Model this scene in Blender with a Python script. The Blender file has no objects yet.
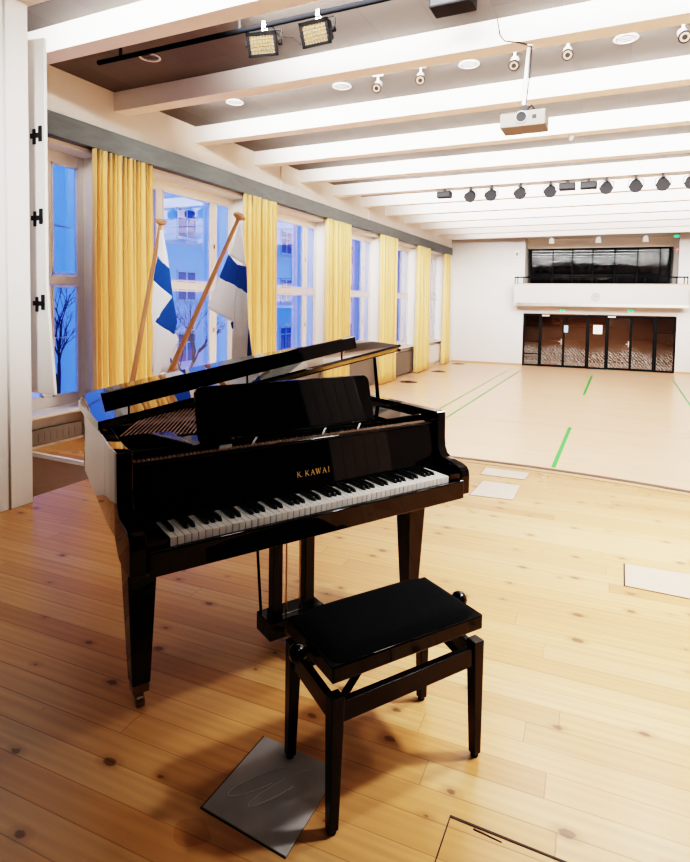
import bpy, bmesh, math, random
from mathutils import Vector, Matrix
random.seed(7)
scene = bpy.context.scene
col = scene.collection
R = math.radians
H = 1.486            # eye height above the stage boards (stage top is z = 0, hall floor z = -1)

# ------------------------------------------------------------------ materials
def nt(name):
    m = bpy.data.materials.new(name); m.use_nodes = True
    n = m.node_tree; n.nodes.clear()
    out = n.nodes.new('ShaderNodeOutputMaterial')
    return m, n, out

def N(n, typ, **kw):
    nd = n.nodes.new(typ)
    for k, v in kw.items():
        if k.startswith('i_'):
            nd.inputs[k[2:].replace('_', ' ')].default_value = v
        else: setattr(nd, k, v)
    return nd

def math_(n, op, a, b=None, c=None):
    nd = n.nodes.new('ShaderNodeMath'); nd.operation = op
    for i, v in enumerate((a, b, c)):
        if v is None: continue
        if isinstance(v, (int, float)): nd.inputs[i].default_value = v
        else: n.links.new(v, nd.inputs[i])
    return nd.outputs[0]

def mixc(n, f, a, b, mode='MIX'):
    nd = n.nodes.new('ShaderNodeMix'); nd.data_type = 'RGBA'; nd.blend_type = mode
    for s, v in ((nd.inputs[0], f), (nd.inputs[6], a), (nd.inputs[7], b)):
        if isinstance(v, (int, float)): s.default_value = v
        elif isinstance(v, tuple): s.default_value = v if len(v) == 4 else (*v, 1)
        else: n.links.new(v, s)
    return nd.outputs[2]

def c3(c, k=1): return (c[0]*k, c[1]*k, c[2]*k, 1)

def pm(name, colr, rough=.5, metal=0, var=.08, scale=6, spec=.5, coat=0, emis=None, estr=0, bump=0, stretch=(1, 1, 1)):
    """principled surface with a procedural tone variation"""
    m, n, out = nt(name)
    b = N(n, 'ShaderNodeBsdfPrincipled')
    tc = N(n, 'ShaderNodeTexCoord'); mp = N(n, 'ShaderNodeMapping')
    mp.inputs['Scale'].default_value = stretch
    no = N(n, 'ShaderNodeTexNoise', i_Scale=scale, i_Detail=4)
    n.links.new(tc.outputs['Object'], mp.inputs[0]); n.links.new(mp.outputs[0], no.inputs['Vector'])
    n.links.new(mixc(n, no.outputs['Fac'], c3(colr, 1-var), c3(colr, 1+var)), b.inputs['Base Color'])
    b.inputs['Roughness'].default_value = rough; b.inputs['Metallic'].default_value = metal
    b.inputs['Specular IOR Level'].default_value = spec; b.inputs['Coat Weight'].default_value = coat
    if emis:
        b.inputs['Emission Color'].default_value = c3(emis); b.inputs['Emission Strength'].default_value = estr
    if bump:
        bp = N(n, 'ShaderNodeBump', i_Strength=bump, i_Distance=.01)
        n.links.new(no.outputs['Fac'], bp.inputs['Height']); n.links.new(bp.outputs[0], b.inputs['Normal'])
    n.links.new(b.outputs[0], out.inputs[0])
    return m

def plank_mat(name, width, length, along, cols, rough, gap=.02, knots=True, gapdark=.25, grain=1., spec=.5, tilt=0.):
    """boards running along 'x' or 'y', staggered joints, grain and knots"""
    m, n, out = nt(name)
    b = N(n, 'ShaderNodeBsdfPrincipled')
    tc = N(n, 'ShaderNodeTexCoord'); rot = N(n, 'ShaderNodeMapping')
    rot.inputs['Rotation'].default_value = (0, 0, tilt)
    n.links.new(tc.outputs['Object'], rot.inputs[0])
    sp = N(n, 'ShaderNodeSeparateXYZ'); n.links.new(rot.outputs[0], sp.inputs[0])
    u, v = (sp.outputs[0], sp.outputs[1]) if along == 'x' else (sp.outputs[1], sp.outputs[0])
    vs = math_(n, 'DIVIDE', v, width); vi = math_(n, 'FLOOR', vs); vf = math_(n, 'FRACT', vs)
    w1 = N(n, 'ShaderNodeTexWhiteNoise', noise_dimensions='1D'); n.links.new(vi, w1.inputs['W'])
    us = math_(n, 'ADD', math_(n, 'DIVIDE', u, length), math_(n, 'MULTIPLY', w1.outputs['Value'], 7.3))
    ui = math_(n, 'FLOOR', us); uf = math_(n, 'FRACT', us)
    cb = N(n, 'ShaderNodeCombineXYZ'); n.links.new(vi, cb.inputs[0]); n.links.new(ui, cb.inputs[1])
    w2 = N(n, 'ShaderNodeTexWhiteNoise', noise_dimensions='2D'); n.links.new(cb.outputs[0], w2.inputs['Vector'])
    rnd = w2.outputs['Value']
    # grain
    gv = N(n, 'ShaderNodeCombineXYZ')
    n.links.new(math_(n, 'MULTIPLY', u, 1.6), gv.inputs[0])
    n.links.new(math_(n, 'ADD', math_(n, 'MULTIPLY', v, 26.), math_(n, 'MULTIPLY', rnd, 40)), gv.inputs[1])
    n.links.new(math_(n, 'MULTIPLY', rnd, 11), gv.inputs[2])
    g1 = N(n, 'ShaderNodeTexNoise', i_Scale=1.3, i_Detail=5, i_Roughness=.6, i_Distortion=.6)
    n.links.new(gv.outputs[0], g1.inputs['Vector'])
    wv = N(n, 'ShaderNodeTexWave', i_Scale=.32, i_Distortion=9, i_Detail=3, i_Detail_Scale=.7); wv.bands_direction = 'Y'
    n.links.new(gv.outputs[0], wv.inputs['Vector'])
    ramp = N(n, 'ShaderNodeValToRGB')
    els = ramp.color_ramp.elements
    els[0].color = c3(cols[0]); els[1].color = c3(cols[-1])
    for i, c in enumerate(cols[1:-1]):
        e = els.new((i+1)/(len(cols)-1)); e.color = c3(c)
    n.links.new(rnd, ramp.inputs[0])
    fac = math_(n, 'MULTIPLY', math_(n, 'ADD', g1.outputs['Fac'], math_(n, 'ADD', math_(n, 'MULTIPLY', wv.outputs['Fac'], .24), .1)), grain)
    dk = mixc(n, .5, ramp.outputs[0], (.0, .0, .0)) 
    base = mixc(n, math_(n, 'MULTIPLY', math_(n, 'SUBTRACT', fac, .35), .8), ramp.outputs[0], dk)
    if knots:
        kv = N(n, 'ShaderNodeCombineXYZ')
        n.links.new(math_(n, 'MULTIPLY', u, 3.2), kv.inputs[0]); n.links.new(math_(n, 'MULTIPLY', v, 5.2), kv.inputs[1])
        vo = N(n, 'ShaderNodeTexVoronoi', i_Scale=1.15, i_Randomness=1., voronoi_dimensions='2D'); n.links.new(kv.outputs[0], vo.inputs['Vector'])
        kn = N(n, 'ShaderNodeTexNoise', i_Scale=14, i_Detail=2); n.links.new(kv.outputs[0], kn.inputs['Vector'])
        dist = math_(n, 'ADD', vo.outputs['Distance'], math_(n, 'MULTIPLY', math_(n, 'SUBTRACT', kn.outputs['Fac'], .5), .06))
        sc = N(n, 'ShaderNodeSeparateColor'); n.links.new(vo.outputs['Color'], sc.inputs[0])
        size = math_(n, 'MULTIPLY', math_(n, 'SUBTRACT', sc.outputs[0], .36), .17)
        mr = N(n, 'ShaderNodeMapRange', i_From_Min=.0, i_From_Max=.03, i_To_Min=0., i_To_Max=1.)
        n.links.new(math_(n, 'SUBTRACT', size, dist), mr.inputs[0])
        base = mixc(n, math_(n, 'MULTIPLY', mr.outputs[0], .85), base, (.055, .02, .008))
        mr2 = N(n, 'ShaderNodeMapRange', i_From_Min=-.12, i_From_Max=.0, i_To_Min=0., i_To_Max=.4)
        n.links.new(math_(n, 'SUBTRACT', size, dist), mr2.inputs[0])
        base = mixc(n, math_(n, 'MULTIPLY', mr2.outputs[0], math_(n, 'GREATER_THAN', sc.outputs[0], .5)), base, (.22, .085, .025))
    # seams
    e1 = math_(n, 'LESS_THAN', math_(n, 'MINIMUM', vf, math_(n, 'SUBTRACT', 1., vf)), gap)
    e2 = math_(n, 'LESS_THAN', math_(n, 'MINIMUM', uf, math_(n, 'SUBTRACT', 1., uf)), gap*width/length)
    seam = math_(n, 'MAXIMUM', e1, e2)
    sn = N(n, 'ShaderNodeTexNoise', i_Scale=1.1, i_Detail=3); n.links.new(rot.outputs[0], sn.inputs['Vector'])
    sf = math_(n, 'MULTIPLY', seam, math_(n, 'MULTIPLY', sn.outputs['Fac'], 1.3))
    base = mixc(n, math_(n, 'MINIMUM', sf, 1.), base, mixc(n, 1., base, (gapdark, gapdark*.85, gapdark*.7), 'MULTIPLY'))
    n.links.new(base, b.inputs['Base Color'])
    rr = math_(n, 'ADD', rough, math_(n, 'MULTIPLY', math_(n, 'SUBTRACT', sn.outputs['Fac'], .5), .16 if knots else .03))
    n.links.new(rr, b.inputs['Roughness'])
    b.inputs['Specular IOR Level'].default_value = spec
    bp = N(n, 'ShaderNodeBump', i_Strength=.12 if knots else .02, i_Distance=.004)
    n.links.new(math_(n, 'SUBTRACT', math_(n, 'MULTIPLY', g1.outputs['Fac'], .4), seam), bp.inputs['Height'])
    n.links.new(bp.outputs[0], b.inputs['Normal'])
    n.links.new(b.outputs[0], out.inputs[0])
    return m

def glass_mat(name, tint=(1, 1, 1), refl=1.0, rough=0., frost=None):
    """thin pane: transparent body, fresnel mirror, optional etched white drawing"""
    m, n, out = nt(name)
    t = N(n, 'ShaderNodeBsdfTransparent'); t.inputs[0].default_value = c3(tint)
    g = N(n, 'ShaderNodeBsdfGlossy'); g.inputs['Roughness'].default_value = rough
    lw = N(n, 'ShaderNodeLayerWeight', i_Blend=.5)
    tcg = N(n, 'ShaderNodeTexCoord'); ng = N(n, 'ShaderNodeTexNoise', i_Scale=3.)
    n.links.new(tcg.outputs['Object'], ng.inputs['Vector'])
    mx = N(n, 'ShaderNodeMixShader')
    sch = math_(n, 'ADD', .04, math_(n, 'MULTIPLY', math_(n, 'POWER', lw.outputs['Facing'], 5), .96))
    f = math_(n, 'MULTIPLY', sch, math_(n, 'MULTIPLY', math_(n, 'ADD', .9, math_(n, 'MULTIPLY', ng.outputs['Fac'], .2)), refl))
    n.links.new(math_(n, 'MINIMUM', f, 1.), mx.inputs[0])
    n.links.new(t.outputs[0], mx.inputs[1]); n.links.new(g.outputs[0], mx.inputs[2])
    last = mx.outputs[0]
    if frost:
        d = N(n, 'ShaderNodeBsdfDiffuse'); d.inputs[0].default_value = (.62, .6, .58, 1)
        mp = N(n, 'ShaderNodeMapping'); mp.inputs['Scale'].default_value = (1, 1, 1)
        n.links.new(tcg.outputs['Object'], mp.inputs[0])
        wv = N(n, 'ShaderNodeTexWave', i_Scale=5, i_Distortion=7, i_Detail=5, i_Detail_Scale=2.5); wv.bands_direction = 'DIAGONAL'
        n.links.new(mp.outputs[0], wv.inputs['Vector'])
        sp = N(n, 'ShaderNodeSeparateXYZ'); n.links.new(tcg.outputs['Object'], sp.inputs[0])
        nn = N(n, 'ShaderNodeTexNoise', i_Scale=1.1, i_Detail=2); n.links.new(tcg.outputs['Object'], nn.inputs['Vector'])
        low = N(n, 'ShaderNodeMapRange', i_From_Min=.25, i_From_Max=-.05, i_To_Min=0., i_To_Max=1.)
        n.links.new(math_(n, 'ADD', sp.outputs[2], math_(n, 'MULTIPLY', nn.outputs['Fac'], .7)), low.inputs[0])
        st = N(n, 'ShaderNodeMapRange', i_From_Min=.72, i_From_Max=.95, i_To_Min=0., i_To_Max=frost)
        n.links.new(wv.outputs['Fac'], st.inputs[0])
        vo = N(n, 'ShaderNodeTexVoronoi', i_Scale=9.); n.links.new(tcg.outputs['Object'], vo.inputs['Vector'])
        dots = math_(n, 'MULTIPLY', math_(n, 'LESS_THAN', vo.outputs['Distance'], .13), frost*.5)
        mx2 = N(n, 'ShaderNodeMixShader')
        n.links.new(math_(n, 'MAXIMUM', math_(n, 'MULTIPLY', st.outputs[0], low.outputs[0]), dots), mx2.inputs[0])
        n.links.new(last, mx2.inputs[1]); n.links.new(d.outputs[0], mx2.inputs[2]); last = mx2.outputs[0]
    n.links.new(last, out.inputs[0])
    return m

def curtain_mat():
    m, n, out = nt('gold_curtain_cloth')
    d = N(n, 'ShaderNodeBsdfPrincipled'); d.inputs['Roughness'].default_value = .75
    d.inputs['Sheen Weight'].default_value = .2
    tc = N(n, 'ShaderNodeTexCoord'); mp = N(n, 'ShaderNodeMapping'); mp.inputs['Scale'].default_value = (30, 30, 1.5)
    no = N(n, 'ShaderNodeTexNoise', i_Scale=2., i_Detail=3)
    n.links.new(tc.outputs['Object'], mp.inputs[0]); n.links.new(mp.outputs[0], no.inputs['Vector'])
    n.links.new(mixc(n, no.outputs['Fac'], (.75, .475, .175), (.94, .66, .32)), d.inputs['Base Color'])
    n.links.new(d.outputs[0], out.inputs[0])
    return m

M = {}
M['lacquer'] = pm('black_piano_lacquer', (.003, .0028, .0027), .03, var=.3, scale=3, spec=.36, coat=.0)
M['lacquer_lid'] = pm('black_lid_lacquer', (.003, .0028, .0027), .02, var=.3, scale=3, spec=.9, coat=.6)
M['lacquer_soft'] = pm('black_satin_wood', (.006, .0045, .0035), .2, var=.3, spec=.3, scale=5, stretch=(1, 1, 8))
M['velvet'] = pm('black_velvet', (.0065, .0065, .007), .9, var=.5, scale=60, spec=.08)
M['ivory'] = pm('white_key_plastic', (.62, .59, .55), .18, var=.03)
M['ebony'] = pm('black_key_plastic', (.004, .004, .004), .3, spec=.3, var=.2)
M['brass'] = pm('brass', (.75, .53, .22), .28, metal=1, var=.12, scale=30)
M['dark_brass'] = pm('tarnished_brass', (.20, .15, .09), .35, metal=.8, var=.2, scale=30)
M['chrome'] = pm('chrome', (.7, .7, .7), .15, metal=1, var=.05)
M['plate'] = pm('bronze_cast_plate', (.035, .022, .012), .35, metal=.4, var=.2)
M['copper'] = pm('copper_string', (.62, .42, .31), .4, metal=.4, var=.15, scale=50)
M['felt'] = pm('red_felt', (.05, .008, .008), .9, var=.2, scale=80)
M['goldleaf'] = pm('gold_lettering', (.75, .50, .18), .35, metal=.4, var=.1)
M['white_wall'] = pm('warm_white_paint', (.56, .545, .535), .75, var=.02, scale=2)
M['beam'] = pm('white_beam_paint', (.88, .84, .81), .7, var=.02, scale=1.5)
M['panel'] = pm('white_panel_paint', (.80, .80, .78), .55, var=.015, scale=1.5)
M['beige_wall'] = pm('cream_plaster', (.84, .79, .73), .8, var=.03, scale=2)
M['dark_drape'] = pm('black_stage_drape', (.012, .012, .013), .9, var=.3, scale=3, stretch=(6, 6, .3))
M['ceiling'] = plank_mat('grey_brown_ceiling_boards', .62, 2.4, 'y', [(.12, .112, .105), (.14, .132, .125), (.13, .122, .115)], .6, gap=.005, knots=False, gapdark=.75, grain=.3, spec=.2)
M['valance'] = pm('brushed_grey_green_metal', (.105, .122, .125), .42, metal=.3, var=.35, scale=5, stretch=(3, .7, 3))
M['stage'] = plank_mat('pine_stage_boards', .105, 2.9, 'x', [(.52, .25, .092), (.60, .31, .125), (.56, .278, .105), (.64, .36, .16), (.455, .205, .07)], .30, gap=.018, gapdark=.42, tilt=R(-2.5), spec=.5)
M['hall'] = plank_mat('hall_parquet', .07, 1.6, 'x', [(.85, .535, .35), (.89, .575, .385), (.87, .555, .365)], .26, gap=.015, knots=False, gapdark=.85, grain=.06, spec=.45)
M['nosing'] = pm('dark_brown_nosing', (.075, .028, .015), .4, var=.2, scale=8)
M['brown_board'] = pm('taupe_board', (.50, .385, .29), .7, var=.08, scale=10, stretch=(1, 1, 4))
M['green'] = pm('green_floor_tape', (.06, .42, .09), .5, var=.05)
M['green_pale'] = pm('faded_green_line', (.50, .52, .27), .4, var=.1)
M['frame'] = pm('white_window_paint', (.82, .80, .76), .45, var=.02, scale=3)
M['pane'] = glass_mat('window_glass', (.93, .96, 1), 3.0)
M['radiator'] = pm('grey_brown_radiator_paint', (.215, .19, .165), .5, var=.05)
M['radiator_white'] = pm('white_radiator_paint', (.78, .77, .75), .45, var=.02)
M['curtain'] = curtain_mat()
M['steel_dark'] = pm('dark_grey_steel', (.022, .023, .026), .6, spec=.25, var=.1)
M['pipe_black'] = pm('matt_black_pipe', (.007, .0075, .009), .9, spec=.02, var=.1)
M['black_plastic'] = pm('black_plastic', (.006, .006, .007), .6, spec=.2, var=.2)
M['charcoal'] = pm('charcoal_door_frame', (.005, .0055, .0065), .6, spec=.12, metal=0, var=.1)
M['white_plastic'] = pm('white_plastic', (.75, .74, .72), .4, var=.03)
M['proj_grey'] = pm('grey_projector_plastic', (.24, .22, .205), .7, spec=.2, var=.03)
M['lens'] = pm('dark_lens', (.006, .006, .008), .5, spec=.2, var=.2)
M['bulb'] = pm('warm_reflector', (.13, .085, .06), .5, var=.4, scale=60, spec=.2, emis=(.9, .5, .3), estr=.12)
M['amber'] = pm('amber_reflector_grid', (.17, .13, .09), .6, spec=.2, metal=0, var=.25, scale=25)
M['downlight'] = pm('recessed_reflector', (.12, .13, .15), .35, metal=.2, var=.25, scale=30)
M['hatch'] = pm('worn_grey_cover_plate', (.38, .35, .32), .6, var=.22, scale=9, bump=.1)
M['hatch_light'] = pm('pale_cover_plate', (.58, .47, .37), .35, var=.12, scale=9)
M['hatch_floor'] = pm('floor_coloured_plate', (.47, .345, .235), .45, var=.12, scale=9)
M['dark_gap'] = pm('dark_gap', (.03, .014, .008), .8, var=.2)
M['pole'] = pm('turned_oak_pole', (.38, .19, .10), .4, var=.18, scale=5, stretch=(8, 8, .6))
M['flag_white'] = pm('white_flag_cloth', (.88, .87, .92), .8, var=.02)
M['flag_blue'] = pm('blue_flag_cloth', (.008, .085, .36), .75, var=.08)
M['paper'] = pm('white_paper', (.82, .82, .82), .7, var=.02)
M['paper_blue'] = pm('blue_paper', (.25, .45, .62), .7, var=.1)
M['exit'] = pm('green_exit_light', (.02, .5, .2), .4, emis=(.03, .85, .35), estr=1.0, var=.02)
M['red'] = pm('red_plastic', (.6, .05, .03), .4, var=.05)
M['lobby'] = pm('brown_lobby_wall', (.24, .125, .06), .6, var=.15, scale=2)
M['lobby_floor'] = pm('dark_lobby_floor', (.10, .08, .06), .5, var=.1)
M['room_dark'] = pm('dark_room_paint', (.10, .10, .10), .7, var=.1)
M['door_glass'] = glass_mat('etched_door_glass', (.62, .60, .58), 1.0, frost=.42)
M['dark_glass'] = glass_mat('dark_gallery_glass', (.45, .46, .48), .6)
M['facade'] = pm('pale_render_facade', (.80, .82, .86), .8, var=.06, scale=.6)
M['facade_glass'] = pm('facade_window_glass', (.05, .10, .25), .1, var=.2, scale=.5)
M['snow'] = pm('pale_ground', (.5, .55, .62), .8, var=.06, scale=.3)
M['bark'] = pm('dark_bark', (.03, .025, .03), .9, var=.2)
M['cap_wood'] = pm('light_brown_wood_cap', (.42, .24, .13), .5, var=.1)
M['steel_blue_chair'] = pm('blue_seat_fabric', (.02, .16, .35), .8, var=.1)

# ------------------------------------------------------------------ mesh helpers
class MB:
    def __init__(s, T=None): s.bm = bmesh.new(); s.T = T or Matrix.Identity(4)
    def v(s, co): return s.bm.verts.new(s.T @ Vector(co))
    def face(s, vs):
        try: return s.bm.faces.new(vs)
        except ValueError: return None
    def box(s, x0, x1, y0, y1, z0, z1, X=None):
        X = X or Matrix.Identity(4)
        c = [s.v(X @ Vector(p)) for p in ((x0,y0,z0),(x1,y0,z0),(x1,y1,z0),(x0,y1,z0),(x0,y0,z1),(x1,y0,z1),(x1,y1,z1),(x0,y1,z1))]
        for f in ((3,2,1,0),(4,5,6,7),(0,1,5,4),(1,2,6,5),(2,3,7,6),(3,0,4,7)): s.face([c[i] for i in f])
        return s
    def hexa(s, bot, top):
        c = [s.v(p) for p in list(bot)+list(top)]; k = len(bot)
        s.face(c[:k][::-1]); s.face(c[k:])
        for i in range(k): s.face([c[i], c[(i+1)%k], c[k+(i+1)%k], c[k+i]])
        return s
    def prism(s, poly, fn0, fn1):
        return s.hexa([fn0(p) for p in poly], [fn1(p) for p in poly])
    def tube(s, pts, rad, n=10, cap=True):
        pts = [Vector(p) for p in pts]
        rs = rad if isinstance(rad, (list, tuple)) else [rad]*len(pts)
        rings = []
        d0 = (pts[1]-pts[0]).normalized()
        up = Vector((0,0,1)) if abs(d0.z) < .9 else Vector((1,0,0))
        for i, p in enumerate(pts):
            a = pts[max(0,i-1)]; b = pts[min(len(pts)-1,i+1)]
            d = (b-a).normalized(); x = d.cross(up).normalized(); y = x.cross(d).normalized()
            rings.append([s.v(p+(x*math.cos(2*math.pi*k/n)+y*math.sin(2*math.pi*k/n))*rs[i]) for k in range(n)])
        for i in range(len(rings)-1):
            for k in range(n): s.face([rings[i][k], rings[i][(k+1)%n], rings[i+1][(k+1)%n], rings[i+1][k]])
        if cap: s.face(rings[0][::-1]); s.face(rings[-1])
        return s
    def lathe(s, prof, X=None, n=20):
        """profile of (radius, height) turned about local z of X"""
        X = X or Matrix.Identity(4); rings = []
        for r, z in prof:
            rings.append([s.v(X @ Vector((r*math.cos(2*math.pi*k/n), r*math.sin(2*math.pi*k/n), z))) for k in range(n)])
        for i in range(len(rings)-1):
            for k in range(n): s.face([rings[i][k], rings[i][(k+1)%n], rings[i+1][(k+1)%n], rings[i+1][k]])
        s.face(rings[0][::-1]); s.face(rings[-1])
        return s
    def sheet(s, rows):
        g = [[s.v(p) for p in r] for r in rows]
        for i in range(len(g)-1):
            for j in range(len(g[0])-1): s.face([g[i][j], g[i][j+1], g[i+1][j+1], g[i+1][j]])
        return s
    def build(s, name, mat, parent=None, bev=0, smooth=False, solid=0, sub=0, seg=2, nofix=False):
        if not nofix: bmesh.ops.recalc_face_normals(s.bm, faces=s.bm.faces)
        me = bpy.data.meshes.new(name); s.bm.to_mesh(me); s.bm.free()
        me.materials.append(M[mat] if isinstance(mat, str) else mat)
        o = bpy.data.objects.new(name, me); col.objects.link(o)
        if parent: o.parent = parent
        if smooth:
            for p in me.polygons: p.use_smooth = True
            if smooth != 'all':
                for e in me.edges: pass
                try: me.set_sharp_from_angle(angle=R(40))
                except Exception: pass
        if solid:
            md = o.modifiers.new('solid', 'SOLIDIFY'); md.thickness = solid; md.offset = 0
        if sub:
            md = o.modifiers.new('sub', 'SUBSURF'); md.levels = sub; md.render_levels = sub
        if bev:
            md = o.modifiers.new('bevel', 'BEVEL'); md.width = bev; md.segments = seg; md.limit_method = 'ANGLE'; md.angle_limit = R(35)
        return o

def tag(o, label=None, cat=None, group=None, kind=None):
    if label: o['label'] = label
    if cat: o['category'] = cat
    if group: o['group'] = group
    if kind: o['kind'] = kind
    return o

def empty(name, loc=(0,0,0), rz=0, label=None, cat=None, group=None, kind=None):
    o = bpy.data.objects.new(name, None); col.objects.link(o)
    o.location = loc; o.rotation_euler = (0, 0, rz); o.empty_display_size = .1
    return tag(o, label, cat, group, kind)

def copy_tree(o, parent=None):
    c = o.copy(); col.objects.link(c)
    if parent: c.parent = parent
    for ch in [x for x in bpy.data.objects if x.parent == o]: copy_tree(ch, c)
    return c

def struct(mb, name, mat, label=None, cat=None, parent=None, **kw):
    o = mb.build(name, mat, parent, **kw)
    if not parent: tag(o, label, cat, kind='structure')
    return o

def Rt(axis, deg): return Matrix.Rotation(R(deg), 4, axis)
def Tr(x, y, z): return Matrix.Translation((x, y, z))

# ------------------------------------------------------------------ camera
f_px, yaw, pitch, roll, cy_px = 579.95, R(25.3914), R(-2.916), R(0.913), 331.39
cyw, syw, cp, sp_ = math.cos(yaw), math.sin(yaw), math.cos(pitch), math.sin(pitch)
Fv = Vector((-syw*cp, cyw*cp, sp_)); Rv = Vector((cyw, syw, 0)); Uv = Rv.cross(Fv)
r_ = Rv*math.cos(roll)+Uv*math.sin(roll); u_ = -Rv*math.sin(roll)+Uv*math.cos(roll)
cam_d = bpy.data.cameras.new('camera'); cam = bpy.data.objects.new('camera', cam_d); col.objects.link(cam)
cam.matrix_world = Matrix(((r_.x, u_.x, -Fv.x, 0), (r_.y, u_.y, -Fv.y, 0), (r_.z, u_.z, -Fv.z, H), (0, 0, 0, 1)))
cam_d.sensor_fit = 'HORIZONTAL'; cam_d.sensor_width = 36; cam_d.lens = 36*f_px/690
cam_d.shift_y = -(431-cy_px)/690; cam_d.clip_start = .05; cam_d.clip_end = 400
scene.camera = cam

# ------------------------------------------------------------------ hall shell
XL, XR, YB = -6.6, 4.9, 24.37
struct(MB().box(-6.8, 5.2, 2.6, 28.5, -1.2, -1.0), 'floor', 'hall', 'pale parquet floor of the sports hall below the stage', 'floor')
struct(MB().box(-7.4, 5.2, 2.5, 28.5, 4.40, 4.6), 'ceiling', 'ceiling', 'grey-brown boarded hall ceiling between white beams', 'ceiling')
struct(MB().box(XR, XR+.2, 2.6, 28, -1, 4.4), 'wall_right', 'white_wall', 'plain white right wall of the hall', 'wall')

# ceiling beams
B0, BS, BW = 6.14, 1.745, .235
for k in range(-2, 11):
    y = B0+BS*k
    struct(MB().box(XL, XR, y, y+BW, 4.13, 4.40), 'trim_%d' % (10+k), 'beam', 'white painted ceiling beam spanning the hall', 'ceiling beam', bev=.004)

# left wall: below the sills, piers between the windows, strip over them
WC = [4.605+3.49*i for i in range(6)]
WO = 1.295
mb = MB()
mb.box(-6.95, XL, 2.6, 25, 3.46, 4.4)
mb.box(-6.95, -6.78, 2.6, 25, -1.0, -.03)
edges = [2.6]+sum([[c-WO, c+WO] for c in WC], [])+[25]
for i in range(0, len(edges), 2): mb.box(-7.05, XL, edges[i], edges[i+1], -1.0, 3.46)
struct(mb, 'wall_left', 'beige_wall', 'cream left wall with six tall windows', 'wall')
struct(MB().box(-6.66, -6.45, 2.9, 23.97, 3.50, 3.79), 'trim_1', 'valance', 'long grey-green metal valance over the curtains', 'valance', bev=.004)
mb = MB()
for y in (10.6, 15.3, 19.2): mb.tube([(-6.58, y, 3.79), (-6.58, y, 4.4)], .014, 8)
struct(mb, 'trim_2', 'beam', 'thin white conduits on the wall over the valance', 'conduit')

def window(i, yc):
    w = empty('window_%d' % i, (-6.95, yc, 0), 0, 'tall white six-light window in the left wall', 'window', kind='structure')
    fr = MB()
    y0, y1, z0, z1 = -1.265, 1.265, .05, 3.40
    fr.box(-.05, .02, y0-.03, -1.19, z0-.06, z1+.05); fr.box(-.05, .02, 1.19, y1+.03, z0-.06, z1+.05)
    fr.box(-.05, .02, -1.19, 1.19, z0-.06, .136); fr.box(-.05, .02, -1.19, 1.19, 3.29, z1+.05)
    fr.box(-.05, .025, -1.19, 1.19, 1.655, 1.785)
    for s in (-1, 1):
        a, b = sorted((s*.625, s*.775))
        fr.box(-.05, .02, a, b, .136, 1.646); fr.box(-.05, .02, a, b, 1.795, 3.29)
    fr.build('window_frame', 'frame', w, bev=.006)
    sash = MB()
    for (a, b) in ((-1.19, -.775), (-.625, .625), (.775, 1.19)):
        for (c, d) in ((.136, 1.646), (1.795, 3.29)):
            t = .022
            sash.box(.0, .03, a, a+t, c, d); sash.box(.0, .03, b-t, b, c, d)
            sash.box(.0, .03, a, b, c, c+t); sash.box(.0, .03, a, b, d-t, d)
    sash.build('window_sash', 'frame', w)
    bar = MB()
    for (a, b) in ((-1.19, -.775), (-.625, .625), (.775, 1.19)):
        for zz in (.92, 2.48): bar.box(-.19, -.175, a-.03, b+.03, zz-.009, zz+.009)
    bar.build('outer_glazing_bar', 'frame', w)
    kn = MB()
    for s in (-.70, .70):
        for zz in (.92, 2.48): kn.box(.02, .045, s-.012, s+.012, zz-.04, zz+.04)
    kn.build('window_latch', 'chrome', w)
    g = MB()
    for (a, b) in ((-1.19, -.775), (-.625, .625), (.775, 1.19)):
        for (c, d) in ((.136, 1.646), (1.795, 3.29)): g.box(-.008, -.002, a, b, c, d)
    g.build('window_pane', 'pane', w)
    o = MB().box(-.02, .40, -1.36, 1.36, -.045, -.005).build('window_sill', 'frame', w, bev=.006)
    # white lining of the reveal
    rv = MB()
    for s in (-1, 1):
        a, b = sorted((s*1.29, s*1.30)); rv.box(.0, .352, a, b, -.03, 3.46)
    rv.box(0, .352, -1.3, 1.3, 3.445, 3.455)
    rv.build('reveal_lining', 'frame', w)
for i, c in enumerate(WC): window(i+1, c)

# ------------------------------------------------------------------ back wall (turned 3.65 degrees)
ba = R(3.652)
BT = Matrix(((math.cos(ba), -math.sin(ba), 0, -6.521), (math.sin(ba), math.cos(ba), 0, 24.371), (0, 0, 1, 0), (0, 0, 0, 1)))
mb = MB(BT)
mb.box(-.4, 2.93, 0, .3, -1.05, 4.4); mb.box(8.42, 11.6, 0, .3, -1.05, 4.4)
mb.box(2.93, 8.42, 0, .3, 1.14, 2.32); mb.box(2.93, 8.42, 0, .3, 4.25, 4.42)
struct(mb, 'wall_back', 'white_wall', 'white far end wall with balcony and glass doors', 'wall')
mb = MB(BT)
mb.box(2.73, 2.93, .3, 3.2, 1.6, 4.42); mb.box(8.42, 8.62, .3, 3.2, 1.6, 4.42)
mb.box(2.93, 8.42, .3, 1.9, 4.25, 4.42); mb.box(2.93, 8.42, 1.3, 1.5, 3.86, 4.25)
mb.box(2.73, 8.62, -1.2, 3.2, 1.46, 1.56)
struct(mb, 'wall_gallery', 'beige_wall', 'cream side walls and soffit of the gallery recess', 'wall')
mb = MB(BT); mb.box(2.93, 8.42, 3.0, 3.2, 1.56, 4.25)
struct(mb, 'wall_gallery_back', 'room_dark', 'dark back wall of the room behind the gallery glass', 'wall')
mb = MB(BT); mb.box(2.2, 9.2, 2.6, 2.8, -1.05, 1.46); mb.box(2.2, 2.4, .3, 2.6, -1.05, 1.46); mb.box(9.0, 9.2, .3, 2.6, -1.05, 1.46)
struct(mb, 'wall_lobby', 'lobby', 'brown lobby wall seen through the glass doors', 'wall')
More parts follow.
